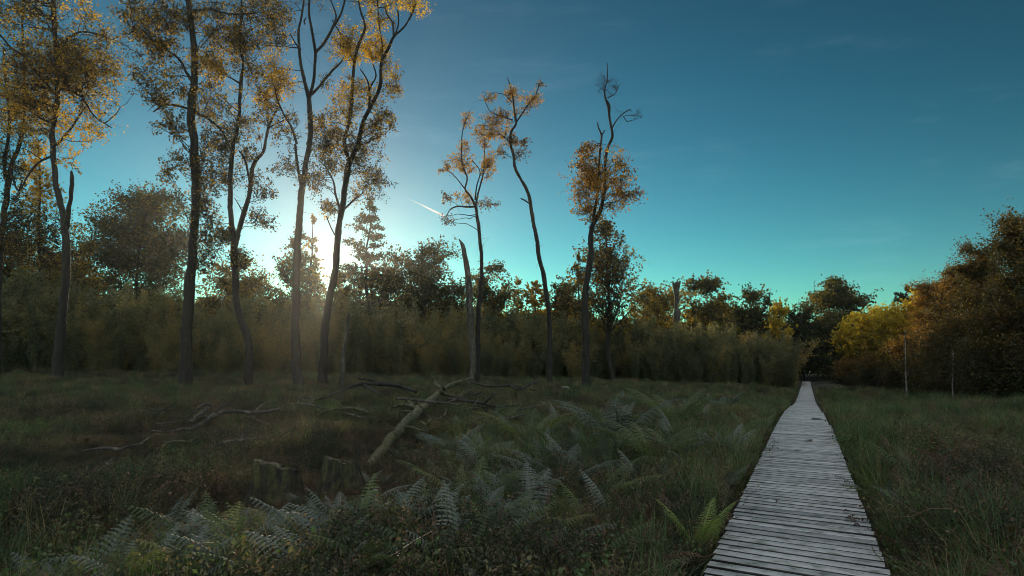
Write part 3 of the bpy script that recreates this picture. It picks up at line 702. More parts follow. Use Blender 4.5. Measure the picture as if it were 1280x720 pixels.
traced_tree('birch_tree', 'tree with three bare stems forking like a candelabra, just left of the sun', 'tree', (373, 488), 34,
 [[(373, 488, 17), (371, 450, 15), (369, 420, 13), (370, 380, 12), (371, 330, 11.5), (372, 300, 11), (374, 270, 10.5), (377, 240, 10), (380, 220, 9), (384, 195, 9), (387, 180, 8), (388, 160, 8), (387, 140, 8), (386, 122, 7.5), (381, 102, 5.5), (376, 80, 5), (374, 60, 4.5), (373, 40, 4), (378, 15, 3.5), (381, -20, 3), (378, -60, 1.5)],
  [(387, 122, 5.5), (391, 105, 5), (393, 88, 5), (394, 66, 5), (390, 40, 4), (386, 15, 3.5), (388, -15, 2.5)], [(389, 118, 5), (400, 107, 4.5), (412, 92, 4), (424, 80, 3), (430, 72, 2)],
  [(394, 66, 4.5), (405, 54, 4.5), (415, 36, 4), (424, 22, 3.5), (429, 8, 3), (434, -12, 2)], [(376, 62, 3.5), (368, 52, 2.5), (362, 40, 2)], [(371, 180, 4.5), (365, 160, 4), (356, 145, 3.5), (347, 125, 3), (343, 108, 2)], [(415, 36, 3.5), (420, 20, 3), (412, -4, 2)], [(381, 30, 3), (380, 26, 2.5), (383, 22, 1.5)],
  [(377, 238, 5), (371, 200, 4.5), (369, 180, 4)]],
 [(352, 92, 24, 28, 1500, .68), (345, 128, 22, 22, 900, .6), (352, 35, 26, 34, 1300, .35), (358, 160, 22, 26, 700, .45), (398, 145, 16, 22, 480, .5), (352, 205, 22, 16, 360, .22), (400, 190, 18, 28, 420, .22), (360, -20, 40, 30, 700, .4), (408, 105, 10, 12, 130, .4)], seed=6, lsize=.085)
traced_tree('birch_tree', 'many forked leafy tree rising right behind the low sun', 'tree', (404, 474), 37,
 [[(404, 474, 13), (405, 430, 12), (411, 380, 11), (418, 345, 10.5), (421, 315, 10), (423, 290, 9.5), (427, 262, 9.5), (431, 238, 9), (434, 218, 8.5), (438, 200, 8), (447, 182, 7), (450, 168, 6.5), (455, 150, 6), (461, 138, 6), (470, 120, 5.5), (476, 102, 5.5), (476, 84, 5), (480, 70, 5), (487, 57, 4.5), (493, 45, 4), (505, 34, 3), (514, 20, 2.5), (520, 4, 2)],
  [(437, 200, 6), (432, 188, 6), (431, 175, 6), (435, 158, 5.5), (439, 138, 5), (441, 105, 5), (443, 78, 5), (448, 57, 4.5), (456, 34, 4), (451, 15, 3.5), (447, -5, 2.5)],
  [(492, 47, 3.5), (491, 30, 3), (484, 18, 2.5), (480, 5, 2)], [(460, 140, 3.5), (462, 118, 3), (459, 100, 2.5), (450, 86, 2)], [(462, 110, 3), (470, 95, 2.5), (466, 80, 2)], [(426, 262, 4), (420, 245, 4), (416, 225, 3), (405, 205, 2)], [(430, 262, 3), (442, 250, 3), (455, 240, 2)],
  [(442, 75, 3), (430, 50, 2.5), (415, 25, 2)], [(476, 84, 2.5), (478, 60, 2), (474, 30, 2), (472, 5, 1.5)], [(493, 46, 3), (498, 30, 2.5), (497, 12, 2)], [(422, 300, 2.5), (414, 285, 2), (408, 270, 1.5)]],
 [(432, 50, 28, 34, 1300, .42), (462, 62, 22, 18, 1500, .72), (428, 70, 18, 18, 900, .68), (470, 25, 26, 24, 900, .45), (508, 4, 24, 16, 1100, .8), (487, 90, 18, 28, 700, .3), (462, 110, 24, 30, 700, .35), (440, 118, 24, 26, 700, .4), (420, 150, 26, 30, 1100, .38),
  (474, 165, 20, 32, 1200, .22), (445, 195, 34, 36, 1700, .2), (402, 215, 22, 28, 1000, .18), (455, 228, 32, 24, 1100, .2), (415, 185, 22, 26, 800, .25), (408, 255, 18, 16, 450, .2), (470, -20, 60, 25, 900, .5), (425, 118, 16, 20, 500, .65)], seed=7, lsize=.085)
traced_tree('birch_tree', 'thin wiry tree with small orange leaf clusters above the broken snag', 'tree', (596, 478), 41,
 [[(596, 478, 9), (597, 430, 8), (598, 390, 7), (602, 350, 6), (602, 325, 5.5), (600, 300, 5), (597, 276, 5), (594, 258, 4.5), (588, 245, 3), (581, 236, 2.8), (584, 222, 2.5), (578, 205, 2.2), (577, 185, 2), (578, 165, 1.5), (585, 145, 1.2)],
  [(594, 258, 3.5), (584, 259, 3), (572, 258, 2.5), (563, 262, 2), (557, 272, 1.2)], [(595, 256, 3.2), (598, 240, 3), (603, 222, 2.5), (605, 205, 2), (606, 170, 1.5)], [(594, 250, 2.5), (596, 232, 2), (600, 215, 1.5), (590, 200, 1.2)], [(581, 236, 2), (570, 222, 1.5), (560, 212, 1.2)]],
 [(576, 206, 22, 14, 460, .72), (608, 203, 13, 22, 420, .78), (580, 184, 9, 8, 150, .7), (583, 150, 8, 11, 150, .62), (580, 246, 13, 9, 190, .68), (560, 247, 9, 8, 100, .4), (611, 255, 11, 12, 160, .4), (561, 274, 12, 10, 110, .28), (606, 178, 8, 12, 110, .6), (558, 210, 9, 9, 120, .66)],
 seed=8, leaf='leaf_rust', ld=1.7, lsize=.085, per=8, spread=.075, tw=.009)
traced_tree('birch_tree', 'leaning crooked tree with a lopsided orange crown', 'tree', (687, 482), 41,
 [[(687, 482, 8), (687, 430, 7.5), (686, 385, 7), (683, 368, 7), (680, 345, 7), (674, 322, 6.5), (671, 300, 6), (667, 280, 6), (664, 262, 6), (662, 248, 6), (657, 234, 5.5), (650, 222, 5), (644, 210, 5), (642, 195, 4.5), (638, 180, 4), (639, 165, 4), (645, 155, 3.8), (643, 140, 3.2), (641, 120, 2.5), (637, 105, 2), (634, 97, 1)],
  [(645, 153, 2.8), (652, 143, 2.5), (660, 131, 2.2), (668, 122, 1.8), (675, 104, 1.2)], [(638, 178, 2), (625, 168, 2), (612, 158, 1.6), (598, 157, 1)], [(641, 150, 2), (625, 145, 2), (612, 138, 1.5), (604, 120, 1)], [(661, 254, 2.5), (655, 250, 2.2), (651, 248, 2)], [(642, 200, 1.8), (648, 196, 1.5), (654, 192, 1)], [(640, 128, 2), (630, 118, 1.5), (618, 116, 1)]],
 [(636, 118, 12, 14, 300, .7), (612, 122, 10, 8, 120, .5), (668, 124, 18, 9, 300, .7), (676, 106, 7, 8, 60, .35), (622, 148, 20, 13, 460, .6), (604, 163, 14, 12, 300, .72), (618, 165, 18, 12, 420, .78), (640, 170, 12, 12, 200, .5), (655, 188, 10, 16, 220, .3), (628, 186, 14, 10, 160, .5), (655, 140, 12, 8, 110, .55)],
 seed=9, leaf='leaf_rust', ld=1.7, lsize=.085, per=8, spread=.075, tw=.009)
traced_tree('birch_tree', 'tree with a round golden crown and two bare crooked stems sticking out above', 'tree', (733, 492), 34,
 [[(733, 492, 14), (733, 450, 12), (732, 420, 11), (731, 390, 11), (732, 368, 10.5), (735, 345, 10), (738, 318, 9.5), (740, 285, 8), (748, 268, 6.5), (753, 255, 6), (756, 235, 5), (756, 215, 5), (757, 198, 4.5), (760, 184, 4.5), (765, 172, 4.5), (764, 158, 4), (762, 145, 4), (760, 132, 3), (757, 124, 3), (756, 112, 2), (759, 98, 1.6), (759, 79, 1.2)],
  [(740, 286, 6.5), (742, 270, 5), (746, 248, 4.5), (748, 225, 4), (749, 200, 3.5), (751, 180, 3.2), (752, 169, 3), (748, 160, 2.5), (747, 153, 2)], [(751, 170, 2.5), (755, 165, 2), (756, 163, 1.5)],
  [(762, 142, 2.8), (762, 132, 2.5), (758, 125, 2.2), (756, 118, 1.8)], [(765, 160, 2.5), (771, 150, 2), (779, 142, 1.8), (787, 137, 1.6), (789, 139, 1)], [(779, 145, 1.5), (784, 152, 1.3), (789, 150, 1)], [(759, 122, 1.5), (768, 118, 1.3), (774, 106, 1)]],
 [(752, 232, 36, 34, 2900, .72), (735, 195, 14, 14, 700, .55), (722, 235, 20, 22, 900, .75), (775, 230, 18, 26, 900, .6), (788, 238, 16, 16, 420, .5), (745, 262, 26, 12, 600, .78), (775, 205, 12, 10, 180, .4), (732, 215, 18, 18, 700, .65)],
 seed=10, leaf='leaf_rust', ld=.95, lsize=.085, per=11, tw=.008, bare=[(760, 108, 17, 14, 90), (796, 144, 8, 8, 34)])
for ch in []: pass

# dead standing stems
def snag(name, label, D, pts, bark='bark_dead', jag=True, seed=0, cat='dead tree', extra=()):
    B = at(pts[0][0], pts[0][1], D); B[2] = T(B[0], B[1]) - .05; s_ = D / F
    root = empty(name, B); tag(root, label, cat)
    mb = MB(); P = np.array([at(x, y, D) for x, y, _ in pts]) - B; P[0, 2] = 0
    trunk_tube(mb, P, np.array([q[2] for q in pts]) * s_ / 2, k=9, step=.3, seed=seed, wob=.35, rough=.1)
    for ex in extra:
        P = np.array([at(x, y, D) for x, y, _ in ex]) - B
        trunk_tube(mb, P, np.array([q[2] for q in ex]) * s_ / 2, k=6, step=.2, seed=seed + 5, wob=.4, rough=.15)
    mb.obj('trunk', M[bark], root, smooth=True)
    return root
snag('dead_tree', 'bare broken trunk with a pointed top beside the thin wiry tree', 39, [(590, 480, 10), (590, 440, 9), (589, 400, 9), (586, 365, 8), (584, 340, 7.5), (581, 318, 6.5), (578, 306, 5), (574, 299, 1.5)], seed=41)
snag('dead_tree', 'thick dead trunk broken off square with a flared top over the thicket', 68, [(846, 478, 8), (846, 430, 7.5), (846, 400, 7), (846, 375, 6.5), (846, 362, 7), (846, 355, 8), (846, 353, 6)], seed=42,
     extra=[[(844, 360, 4), (842, 354, 2.5), (841, 351, 1)], [(848, 360, 4), (850, 354, 2.5), (851, 352, 1)]])
snag('broken_sapling', 'short pale dead stem leaning below the sun', 36, [(427, 470, 6), (429, 450, 5), (432, 425, 4.5), (435, 400, 4), (436, 391, 2)], bark='bark_dead', seed=43)
snag('broken_sapling', 'small pale broken stump beside the golden crowned tree', 33, [(711, 500, 3), (710, 493, 3), (710, 486, 3), (709, 484, 4)], bark='bark_birch', seed=44, extra=[[(710, 484, 2), (705, 484, 2), (702, 484, 1.5)]])

# ------------------------------------------------------------------ grown trees
def grow(seed, H, Wd, c0, kind='round', nl=26, ntw=9, per=16, lsize=.2, hue=.3, hue_top=None, bark='bark', leaf='leaf_oak', tr=None, spread=None, tw=.02, name='tree', sidehue=0.0, droop=.3, lean=0.0):
    """returns (trunk_mesh, crown_mesh) of a free-standing tree at the origin"""
    r_ = np.random.default_rng(seed); tm, lm = MB(), MB()
    tr = tr or H * .016
    n = 9; t = np.linspace(0, 1, n)
    P = np.stack([np.cumsum(r_.normal(size=n)) * H * .012 + lean * H * t ** 2, np.cumsum(r_.normal(size=n)) * H * .012, t * H * .93], 1); P -= P[0] * [1, 1, 0]
    trunk_tube(tm, P, tr * (1 - .9 * t) + .01, k=7, step=H * .05, seed=seed)
    hs = np.sort(r_.uniform(c0, .97, nl)); az = np.arange(nl) * 2.4 + r_.normal(size=nl) * .4
    def prof(h):
        v = (h - c0) / (1 - c0)
        if kind == 'round': return np.sqrt(np.clip(1 - (1.75 * (v - .42)) ** 2, .08, 1))
        if kind == 'spire': return np.clip(1.1 * (1 - v) ** .9, .06, 1) * np.clip((v + .15) * 4, 0, 1)
        if kind == 'layer': return np.clip(1 - v ** 2.2, .1, 1)
        return np.clip(1.0 - .6 * v, .2, 1)
    cand = np.sort(r_.uniform(c0, .95, 4000)); pc = np.array([prof(h) for h in cand]) ** 1.3; hs = np.sort(r_.choice(cand, nl, p=pc / pc.sum())) ; hs[-1] = .92
    S_, E_, Hu = [], [], []
    for h, a in zip(hs, az):
        i = h / .93 * (n - 1); i0 = min(int(i), n - 2); s0 = P[i0] + (P[i0 + 1] - P[i0]) * min(1, i - i0)
        rr = Wd / 2 * prof(h) * r_.uniform(.72, 1.15)
        rise = rr * (r_.uniform(.9, 1.8) if kind == 'spire' else r_.uniform(.15, .7) if kind != 'layer' else r_.uniform(.0, .45))
        e = s0 + np.array([math.cos(a) * rr, math.sin(a) * rr, rise]); e[2] = min(e[2], H * 1.02)
        mid = (s0 + e) / 2 + r_.normal(size=3) * rr * .08 + [0, 0, -rr * .06]
        u = np.linspace(0, 1, 7)[:, None]; L = s0 * (1 - u) ** 2 + 2 * mid * u * (1 - u) + e * u ** 2
        L[1:-1] += r_.normal(size=(5, 3)) * rr * .03
        tubes(tm, L, np.linspace(max(tw, tr * .35 * (1 - h * .6)), tw * .8, 7), 4)
        m = ntw; uu = r_.uniform(.2, 1, m); k = uu * 6; k0 = np.minimum(k.astype(int), 5); ss = L[k0] + (L[k0 + 1] - L[k0]) * (k - k0)[:, None]
        sg = Wd * (.13 if kind != 'layer' else .12) * (.45 + .6 * prof(h)); dv = r_.normal(size=(m, 3)) * sg * ([1, 1, .9] if kind != 'layer' else [1.2, 1.2, .35]) + (e - s0) * .08
        S_.append(ss); E_.append(ss + dv); Hu.append(np.full(m, r_.normal() * .08))
    # a few leaders at the very top
    m = 10; top = P[-1]; S_.append(np.repeat(top[None], m, 0)); E_.append(top + r_.normal(size=(m, 3)) * [Wd * .05, Wd * .05, H * .015] + [0, 0, H * .045]); Hu.append(np.zeros(m))
    S_ = np.concatenate(S_); E_ = np.concatenate(E_); Hu = np.concatenate(Hu)
    hz = E_[:, 2] / H; ht = hue if hue_top is None else hue_top
    hu = hue + (ht - hue) * np.clip((hz - .3) / .6, 0, 1) + Hu + r_.normal(size=len(Hu)) * .07
    twigs_and_leaves(tm, lm, S_, E_, tw * .6, per, lsize, np.clip(hu, 0, 1), spread=(spread or Wd * .020), droop=droop, r_=r_, leaf0=.15)
    m = len(S_) ; s2 = S_ * .4 + E_ * .6; e2 = s2 + r_.normal(size=(m, 3)) * Wd * .06 + [0, 0, Wd * .02]
    twigs_and_leaves(tm, lm, s2, e2, tw * .4, 0, lsize, .5, r_=r_)
    return tm.mesh(name + '_trunk', M[bark], True), lm.mesh(name + '_crown', M[leaf])
def plant_tree(name, label, cat, meshes, loc, rz=0, s=1.0, group=None):
    root = empty(name, loc, rz); root.scale = (s, s, s); tag(root, label, cat, group)
    for nm, me in zip(('trunk', 'crown'), meshes):
        o = bpy.data.objects.new(nm, me); col.objects.link(o); o.parent = root
    return root
def far_tree(name, label, x, ytop, D, wpx, kind='round', seed=0, hue=.3, hue_top=None, leaf='leaf_oak', dens=1.0, c0=.15, lsize=None, bark='bark', cat='tree', group=None, **kw):
    p = at(x, 460, D); z = T(p[0], D); top = at(x, ytop, D)[2]; H = (top - z) / .99; Wd = wpx * D / F
    lsize = lsize or D * .0041
    area = H * Wd * (1 - c0)
    nleaf = dens * area / (lsize ** 2) * 11
    nl = int(np.clip(H * 2.2, 16, 44)) if kind not in ('bush', 'spire', 'layer') else 60 if kind == 'bush' else 48; nleaf *= 1.3; ntw = int(np.clip(nleaf / nl / 13, 8, 90)); per = int(max(6, nleaf / nl / ntw))
    ms = grow(seed, H, Wd, c0, kind, nl, ntw, per, lsize, hue, hue_top, bark, leaf, tw=.02 * D / 80, **kw)
    return plant_tree(name, label, cat, ms, (p[0], D, z - .05), 0, 1, group)

far_tree('oak_tree', 'large rounded tree of dark olive and gold foliage left of the thickest trunk', 168, 243, 78, 115, 'round', 101, .25, .35, dens=1.15, c0=.05)
far_tree('oak_tree', 'low dark leafy tree filling the far left edge', -15, 292, 74, 100, 'round', 102, .3, .35, c0=.05, dens=1.2)
far_tree('oak_tree', 'brown bushy tree behind the trunk with the broken stub', 90, 312, 72, 80, 'round', 103, .5, .45, c0=.05, dens=1.2)
far_tree('oak_tree', 'bushy tree seen through the low two stemmed trunk', 285, 325, 82, 85, 'round', 104, .35, .4, c0=.05, dens=1.15)
far_tree('oak_tree', 'loose topped tree behind the candelabra shaped tree', 355, 290, 88, 70, 'spire', 105, .3, .45, c0=.05, dens=.75)
far_tree('oak_tree', 'feathery pointed tree standing just left above the sun', 382, 268, 92, 34, 'spire', 106, .25, .5, c0=.25, dens=.55)
far_tree('oak_tree', 'bushy tree directly under the sun', 420, 342, 90, 60, 'round', 126, .35, .5, c0=.03, dens=1.1)
far_tree('oak_tree', 'airy tree with spreading layered branches right of the sun', 458, 248, 84, 70, 'layer', 107, .2, .25, c0=.28, dens=.5, bark='bark')
far_tree('oak_tree', 'dense rounded tree with rusty edges right of the airy layered tree', 522, 306, 86, 92, 'round', 108, .35, .4, c0=.05, dens=1.2)
far_tree('oak_tree', 'low dark tree between the airy layered tree and the rusty rounded one', 478, 335, 90, 60, 'round', 109, .3, .35, c0=.05, dens=1.2)
far_tree('oak_tree', 'broad tree behind the pointed broken trunk', 605, 332, 88, 80, 'round', 110, .35, .4, c0=.05, dens=.9)
far_tree('birch_tree', 'see through pale twigged tree between the broken trunk and the leaning tree', 645, 348, 96, 42, 'spire', 111, .4, .5, dens=.4, c0=.2)
far_tree('birch_tree', 'small golden tree behind the foot of the leaning crooked tree', 668, 352, 92, 36, 'round', 112, .75, .8, c0=.1, dens=.8)
far_tree('oak_tree', 'rust brown tree immediately left of the golden crowned tree', 705, 355, 84, 60, 'round', 113, .5, .5, c0=.05, dens=1.1)
far_tree('birch_tree', 'small sparse reddish birch half hidden by the golden crowned tree', 722, 318, 66, 34, 'round', 114, .4, .45, 'leaf_birch', .45, c0=.3)
far_tree('birch_tree', 'slender spire shaped birch with sparse dusky leaves right of the golden crowned tree', 767, 276, 58, 96, 'spire', 115, .45, .4, 'leaf_birch', .4, c0=.22)
far_tree('oak_tree', 'yellowing tree left of the square broken dead trunk', 822, 360, 90, 70, 'round', 116, .5, .5, c0=.05, dens=1.0)
far_tree('oak_tree', 'dark tree with a ragged top right of the square broken dead trunk', 885, 349, 92, 66, 'round', 117, .35, .35, c0=.05, dens=1.1)
far_tree('oak_tree', 'low wide dark green tree at the right end of the far tree line', 938, 366, 95, 70, 'round', 118, .2, .3, c0=.05, dens=1.3)
far_tree('birch_tree', 'small yellow tree catching the light left of where the boardwalk ends', 974, 378, 84, 34, 'round', 119, .6, .7, 'leaf_yellow', 1.0, c0=.1)
far_tree('oak_tree', 'dark spreading tree with layered branches beyond the end of the boardwalk', 1046, 346, 100, 100, 'layer', 120, .2, .3, c0=.15, dens=1.5)
far_tree('oak_tree', 'small layered tree on the skyline behind the yellow trees', 1132, 356, 92, 56, 'layer', 121, .25, .35, c0=.2, dens=.9)
far_tree('oak_tree', 'dark green tree closing the gap at the end of the boardwalk', 1005, 392, 98, 66, 'round', 122, .12, .2, c0=.02, dens=1.5)
far_tree('oak_tree', 'shadowed bushy tree just right of the boardwalk end', 1052, 405, 84, 60, 'round', 123, .12, .2, c0=.0, dens=1.5)
far_tree('birch_tree', 'bright yellow rounded young birch nearest the end of the boardwalk', 1072, 392, 66, 44, 'round', 124, .1, .85, 'leaf_yellow', 1.3, c0=.2)
far_tree('birch_tree', 'bright yellow birch with a ragged top right of the rounded yellow one', 1102, 386, 60, 54, 'round', 125, .08, .75, 'leaf_yellow', 1.3, c0=.2)
far_tree('birch_tree', 'dull gold tree merging into the brown wood on the right', 1146, 376, 52, 70, 'round', 127, .1, .65, 'leaf_yellow', 1.3, c0=.15)

# the wood on the right, nearest trees tallest in the picture
WR = [(1178, 354, 44, 70, .65, .8, 'rust brown tree where the right hand wood begins to rise'),
      (1208, 334, 38, 80, .55, .72, 'reddish tree halfway up the slope of the right hand wood'),
      (1246, 306, 32, 90, .45, .6, 'tall olive brown tree second from the right edge'),
      (1285, 270, 27, 110, .4, .5, 'nearest tall tree of the wood at the right edge'),
      (1345, 262, 24, 130, .3, .4, 'tree beyond the right edge reaching dark boughs into the picture')]
for i, (x, yt, D, wp, h0, h1, lb) in enumerate(WR):
    far_tree('birch_tree', lb, x, yt, D, wp, 'bush', 140 + i, h0, h1, 'leaf_wood', 1.5, c0=.03, lsize=.095, bark='bark')
LOWY = {0: .55, 1: .55, 2: .5}
LOW = [(1062, 452, 63, 44, 'low golden brown shrub under the rounded yellow birch'), (1098, 445, 55, 56, 'low golden brown shrub under the ragged yellow birch'), (1135, 425, 46, 66, 'dark shrub at the foot of the dull gold tree'),
       (1172, 410, 38, 84, 'dark green shrub with pale stems at its foot, midway along the wood edge'), (1215, 400, 31, 110, 'dusky broad shrub under the tall olive brown tree'), (1262, 395, 26, 130, 'dark broad shrub at the right edge over the grass')]
for i, (x, yt, D, wp, lb) in enumerate(LOW):
    far_tree('shrub', lb, x, yt, D, wp, 'bush', 160 + i, .15 if i < 3 else .2, LOWY.get(i, .35) + .1, 'leaf_wood', 1.2, c0=.05, lsize=.08 + D * .0006, cat='shrub')
for (x, y0, y1, D, lb) in [(1133, 458, 506, 38, 'thin pale birch stem at the wood edge, leftmost of three'), (1192, 482, 520, 28, 'thin pale birch stem at the wood edge, middle of three'), (1223, 478, 512, 28, 'thin pale birch stem at the wood edge, rightmost of three')]:
    snag('birch_sapling', lb, D, [(x + 1, y1, 2.4), (x, (y0 + y1) / 2, 2), (x - 1, y0, 1.6), (x - 1, y0 - 45, 1.2)], bark='bark_birch', seed=int(x), cat='sapling')

# ------------------------------------------------------------------ thicket of young birch
def sapling(seed, H=6.2, bushy=False):
    r_ = np.random.default_rng(seed); mb = MB()
    nw = 9
    for k in range(nw):
        a = r_.uniform(0, 6.28); ln = r_.uniform(.05, .30) if not bushy else r_.uniform(.1, .55); h = H * r_.uniform(.5, 1)
        n = 7; t = np.linspace(0, 1, n)
        P = np.stack([math.cos(a) * (ln * h * t ** 1.2 + .2), math.sin(a) * (ln * h * t ** 1.2 + .2), h * t - .1], 1) + r_.normal(size=(n, 3)) * .05
        tubes(mb, P, np.linspace(.035, .007, n), 4, a=.0 if k % 2 else .9)
        m = 44; u = r_.uniform(.03, 1, m) ; q = u * (n - 1); q0 = np.minimum(q.astype(int), n - 2); S = P[q0] + (P[q0 + 1] - P[q0]) * (q - q0)[:, None]
        az = r_.uniform(0, 6.28, m); Lb = r_.uniform(.4, 1.1, m) * (1.15 - u * .6)
        E = S + np.stack([np.cos(az) * Lb * .5, np.sin(az) * Lb * .5, Lb * 1.0], 1)
        if bushy: E = S + r_.normal(size=(m, 3)) * .42 + [0, 0, .2]
        twigs_and_leaves(mb, mb, S, E, .009, 15, .15, np.clip(.35 + r_.normal() * .12 + r_.normal(size=m) * .1, 0, 1), spread=.13, droop=.2, r_=r_, leaf0=.05)
    return mb.obj('young_birch', M['leaf_thicket'], link=False)
saps = [sapling(200 + k) for k in range(4)] + [sapling(210 + k, H_, True) for k, H_ in enumerate((5.6, 4.8, 5.2, 6.0))]
def band(name, label, ctl, depth, n, seed, hs):
    """ctl: (x_px, D) polyline of the thicket's front edge; saplings fill 'depth' metres behind it"""
    r_ = np.random.default_rng(seed); ctl = np.array(ctl, float)
    x = r_.uniform(ctl[0, 0], ctl[-1, 0], n); dz = r_.random(n) ** 1.2; D = np.interp(x, ctl[:, 0], ctl[:, 1]) + depth * dz
    hsc = np.interp(x, [c[0] for c in hs], [c[1] for c in hs]) * r_.uniform(.68, 1.2, n) * (.62 + .42 * np.clip(dz * 3, 0, 1))
    X = (x - 640) / F * D * (cp + .12 * sp)
    k = np.abs(lat(X, D)) > 1.6
    return scatter(name, label, 'thicket', saps, X[k], D[k], hsc[k], r_, tilt=.05)
band('thicket', 'dense thicket of young birch behind the tall trees, left of the sun', [(-160, 50), (120, 50), (340, 52)], 14, 210, 301, [(-160, 1.4), (70, 1.35), (140, 1.12), (240, 1.1), (340, 1.05)])
band('thicket', 'even topped grey green thicket between the sun and the golden crowned tree', [(340, 52), (560, 56), (735, 58)], 12, 200, 302, [(340, 1.08), (560, 1.0), (735, 1.05)])
band('thicket', 'dark green thicket between the golden crowned tree and the boardwalk end', [(735, 58), (880, 60), (1000, 70)], 12, 170, 303, [(735, 1.02), (880, .9), (1000, 1.0)])

# air
def haze():
    m, t = new_mat('haze_air'); v = N(t, 'ShaderNodeVolumePrincipled'); v.inputs['Density'].default_value = HAZE
    v.inputs['Anisotropy'].default_value = .82; v.inputs['Color'].default_value = (.95, .93, .9, 1)
    o = N(t, 'ShaderNodeOutputMaterial'); t.links.new(v.outputs[0], o.inputs['Volume'])
    mb = MB(); x0, x1, y0, y1, z0, z1 = -420, 420, -60, 420, -4, 34
    V = [(x, y, z) for z in (z0, z1) for x, y in ((x0, y0), (x1, y0), (x1, y1), (x0, y1))]
    mb.add(V, [(3, 2, 1, 0), (4, 5, 6, 7), (0, 1, 5, 4), (1, 2, 6, 5), (2, 3, 7, 6), (3, 0, 4, 7)])
    tag(mb.obj('haze', m), 'thin evening haze over the heath', 'haze', kind='stuff')
HAZE = .00019
haze()
# a far wood closing the horizon behind the single trees
def wood_proto(seed, H, Wd, kind, hue):
    tr_, cr_ = grow(seed, H, Wd, .02, kind, 26, 26, 22, .42, hue, hue + .1, 'bark', 'leaf_oak', tw=.03)
    o = bpy.data.objects.new('wood_tree', cr_); return o
r_ = np.random.default_rng(77)
n = 330; D_ = r_.uniform(108, 155, n); X_ = r_.uniform(-1.15, 1.15, n) * D_
scatter('far_wood', 'distant dark wood closing the horizon behind the single trees', 'wood', [wood_proto(400, 10, 9, 'round', .2), wood_proto(401, 11, 8, 'round', .35), wood_proto(402, 9, 9, 'bush', .3), wood_proto(403, 12, 8, 'round', .25)], X_, D_, r_.uniform(.75, 1.1, n), r_, tilt=.03)

# ------------------------------------------------------------------ fallen wood
def log(name, label, main, branches=(), bark='bark_dead', lift=.12, seed=0, cat='fallen tree', k=10):
    pts = []
    for x, y, wpx, up in main:
        # up = height of this point above the ground
        p = gp(x, y) if up == 0 else None
        pts.append((x, y, wpx, up))
    def solve(x, y, up):
        d = ray(x, y); o = np.array([0, 0, EYE])
        for s in np.linspace(3, 90, 3000):
            q = o + d * s
            if q[2] < T(q[0], q[1]) + up * 1.1 + .1: return q
        return q
    P = np.array([solve(x, y, up) for x, y, w_, up in main]); rad = np.array([w_ * .82 * p[1] / F / 2 for (x, y, w_, up), p in zip(main, P)])
    B = np.array([P[0, 0], P[0, 1], T(P[0, 0], P[0, 1])]); root = empty(name, B); tag(root, label, cat)
    mb = MB(); trunk_tube(mb, P - B, rad, k=k, step=.12, seed=seed, wob=.22, rough=.05)
    def spur(m_, Q, rad_, cnt, ln_):
        rr_ = np.random.default_rng(seed + int(len(Q))); j = rr_.integers(0, len(Q), cnt)
        E_ = Q[j] + rr_.normal(size=(cnt, 3)) * ln_ + [0, 0, ln_ * .5]
        twigs_and_leaves(m_, None, Q[j], E_, rad_ * rr_.uniform(.5, 1, cnt), 0, 0, 0, r_=rr_, k=4)
    spur(mb, P - B, float(rad.mean()) * .3, 8, .22)
    mb.obj('trunk', M[bark], root, smooth=True)
    for bi, br in enumerate(branches):
        q = np.array([solve(x, y, up) for x, y, w_, up in br]); rr = np.array([w_ * p[1] / F / 2 for (x, y, w_, up), p in zip(br, q)])
        # start on the trunk
        mb2 = MB(); trunk_tube(mb2, q - B, rr, k=7, step=.1, seed=seed + bi + 1, wob=.3, rough=.12)
        spur(mb2, q - B, float(rr.mean()) * .4, 7, .2)
        mb2.obj('branch', M[bark], root, smooth=True)
    return root
log('fallen_tree', 'big mossy fallen trunk lying towards the camera with forked broken limbs', [(448, 606, 12, -.2), (455, 596, 14, -.05), (470, 573, 15, .08), (490, 548, 15, .15), (510, 526, 14, .25), (530, 508, 12, .35), (545, 494, 9, .5), (553, 487, 7, .6)],
    [[(553, 487, 6, .6), (565, 481, 5, .7), (578, 476, 4.5, .8), (591, 473, 3, .85)], [(553, 487, 5, .6), (545, 480, 4, .7), (541, 472, 3, .8)], [(532, 507, 6, .4), (522, 511, 4.5, .35), (512, 503, 4, .45), (505, 497, 2.5, .5)],
     [(525, 510, 5, .4), (505, 506, 4, .4), (490, 509, 3, .3)], [(553, 492, 5, .5), (568, 495, 4, .4), (582, 492, 3, .4), (588, 487, 2, .45)], [(520, 516, 5, .35), (510, 515, 4, .3), (500, 514, 3, .3)]], 'moss_wood', seed=70)
log('fallen_branch', 'dark arched dead limb lying behind the big mossy trunk', [(380, 497, 3, .2), (400, 499, 3.5, .25), (430, 487, 4, .4), (450, 480, 5, .55), (475, 480, 6, .55), (500, 483, 5, .45), (520, 490, 4, .35)],
    [[(455, 481, 4, .5), (470, 490, 3.5, .35), (480, 497, 2, .2)], [(478, 480, 4, .5), (463, 475, 3, .6), (448, 473, 2, .6)]], 'bark', seed=71, cat='branch')
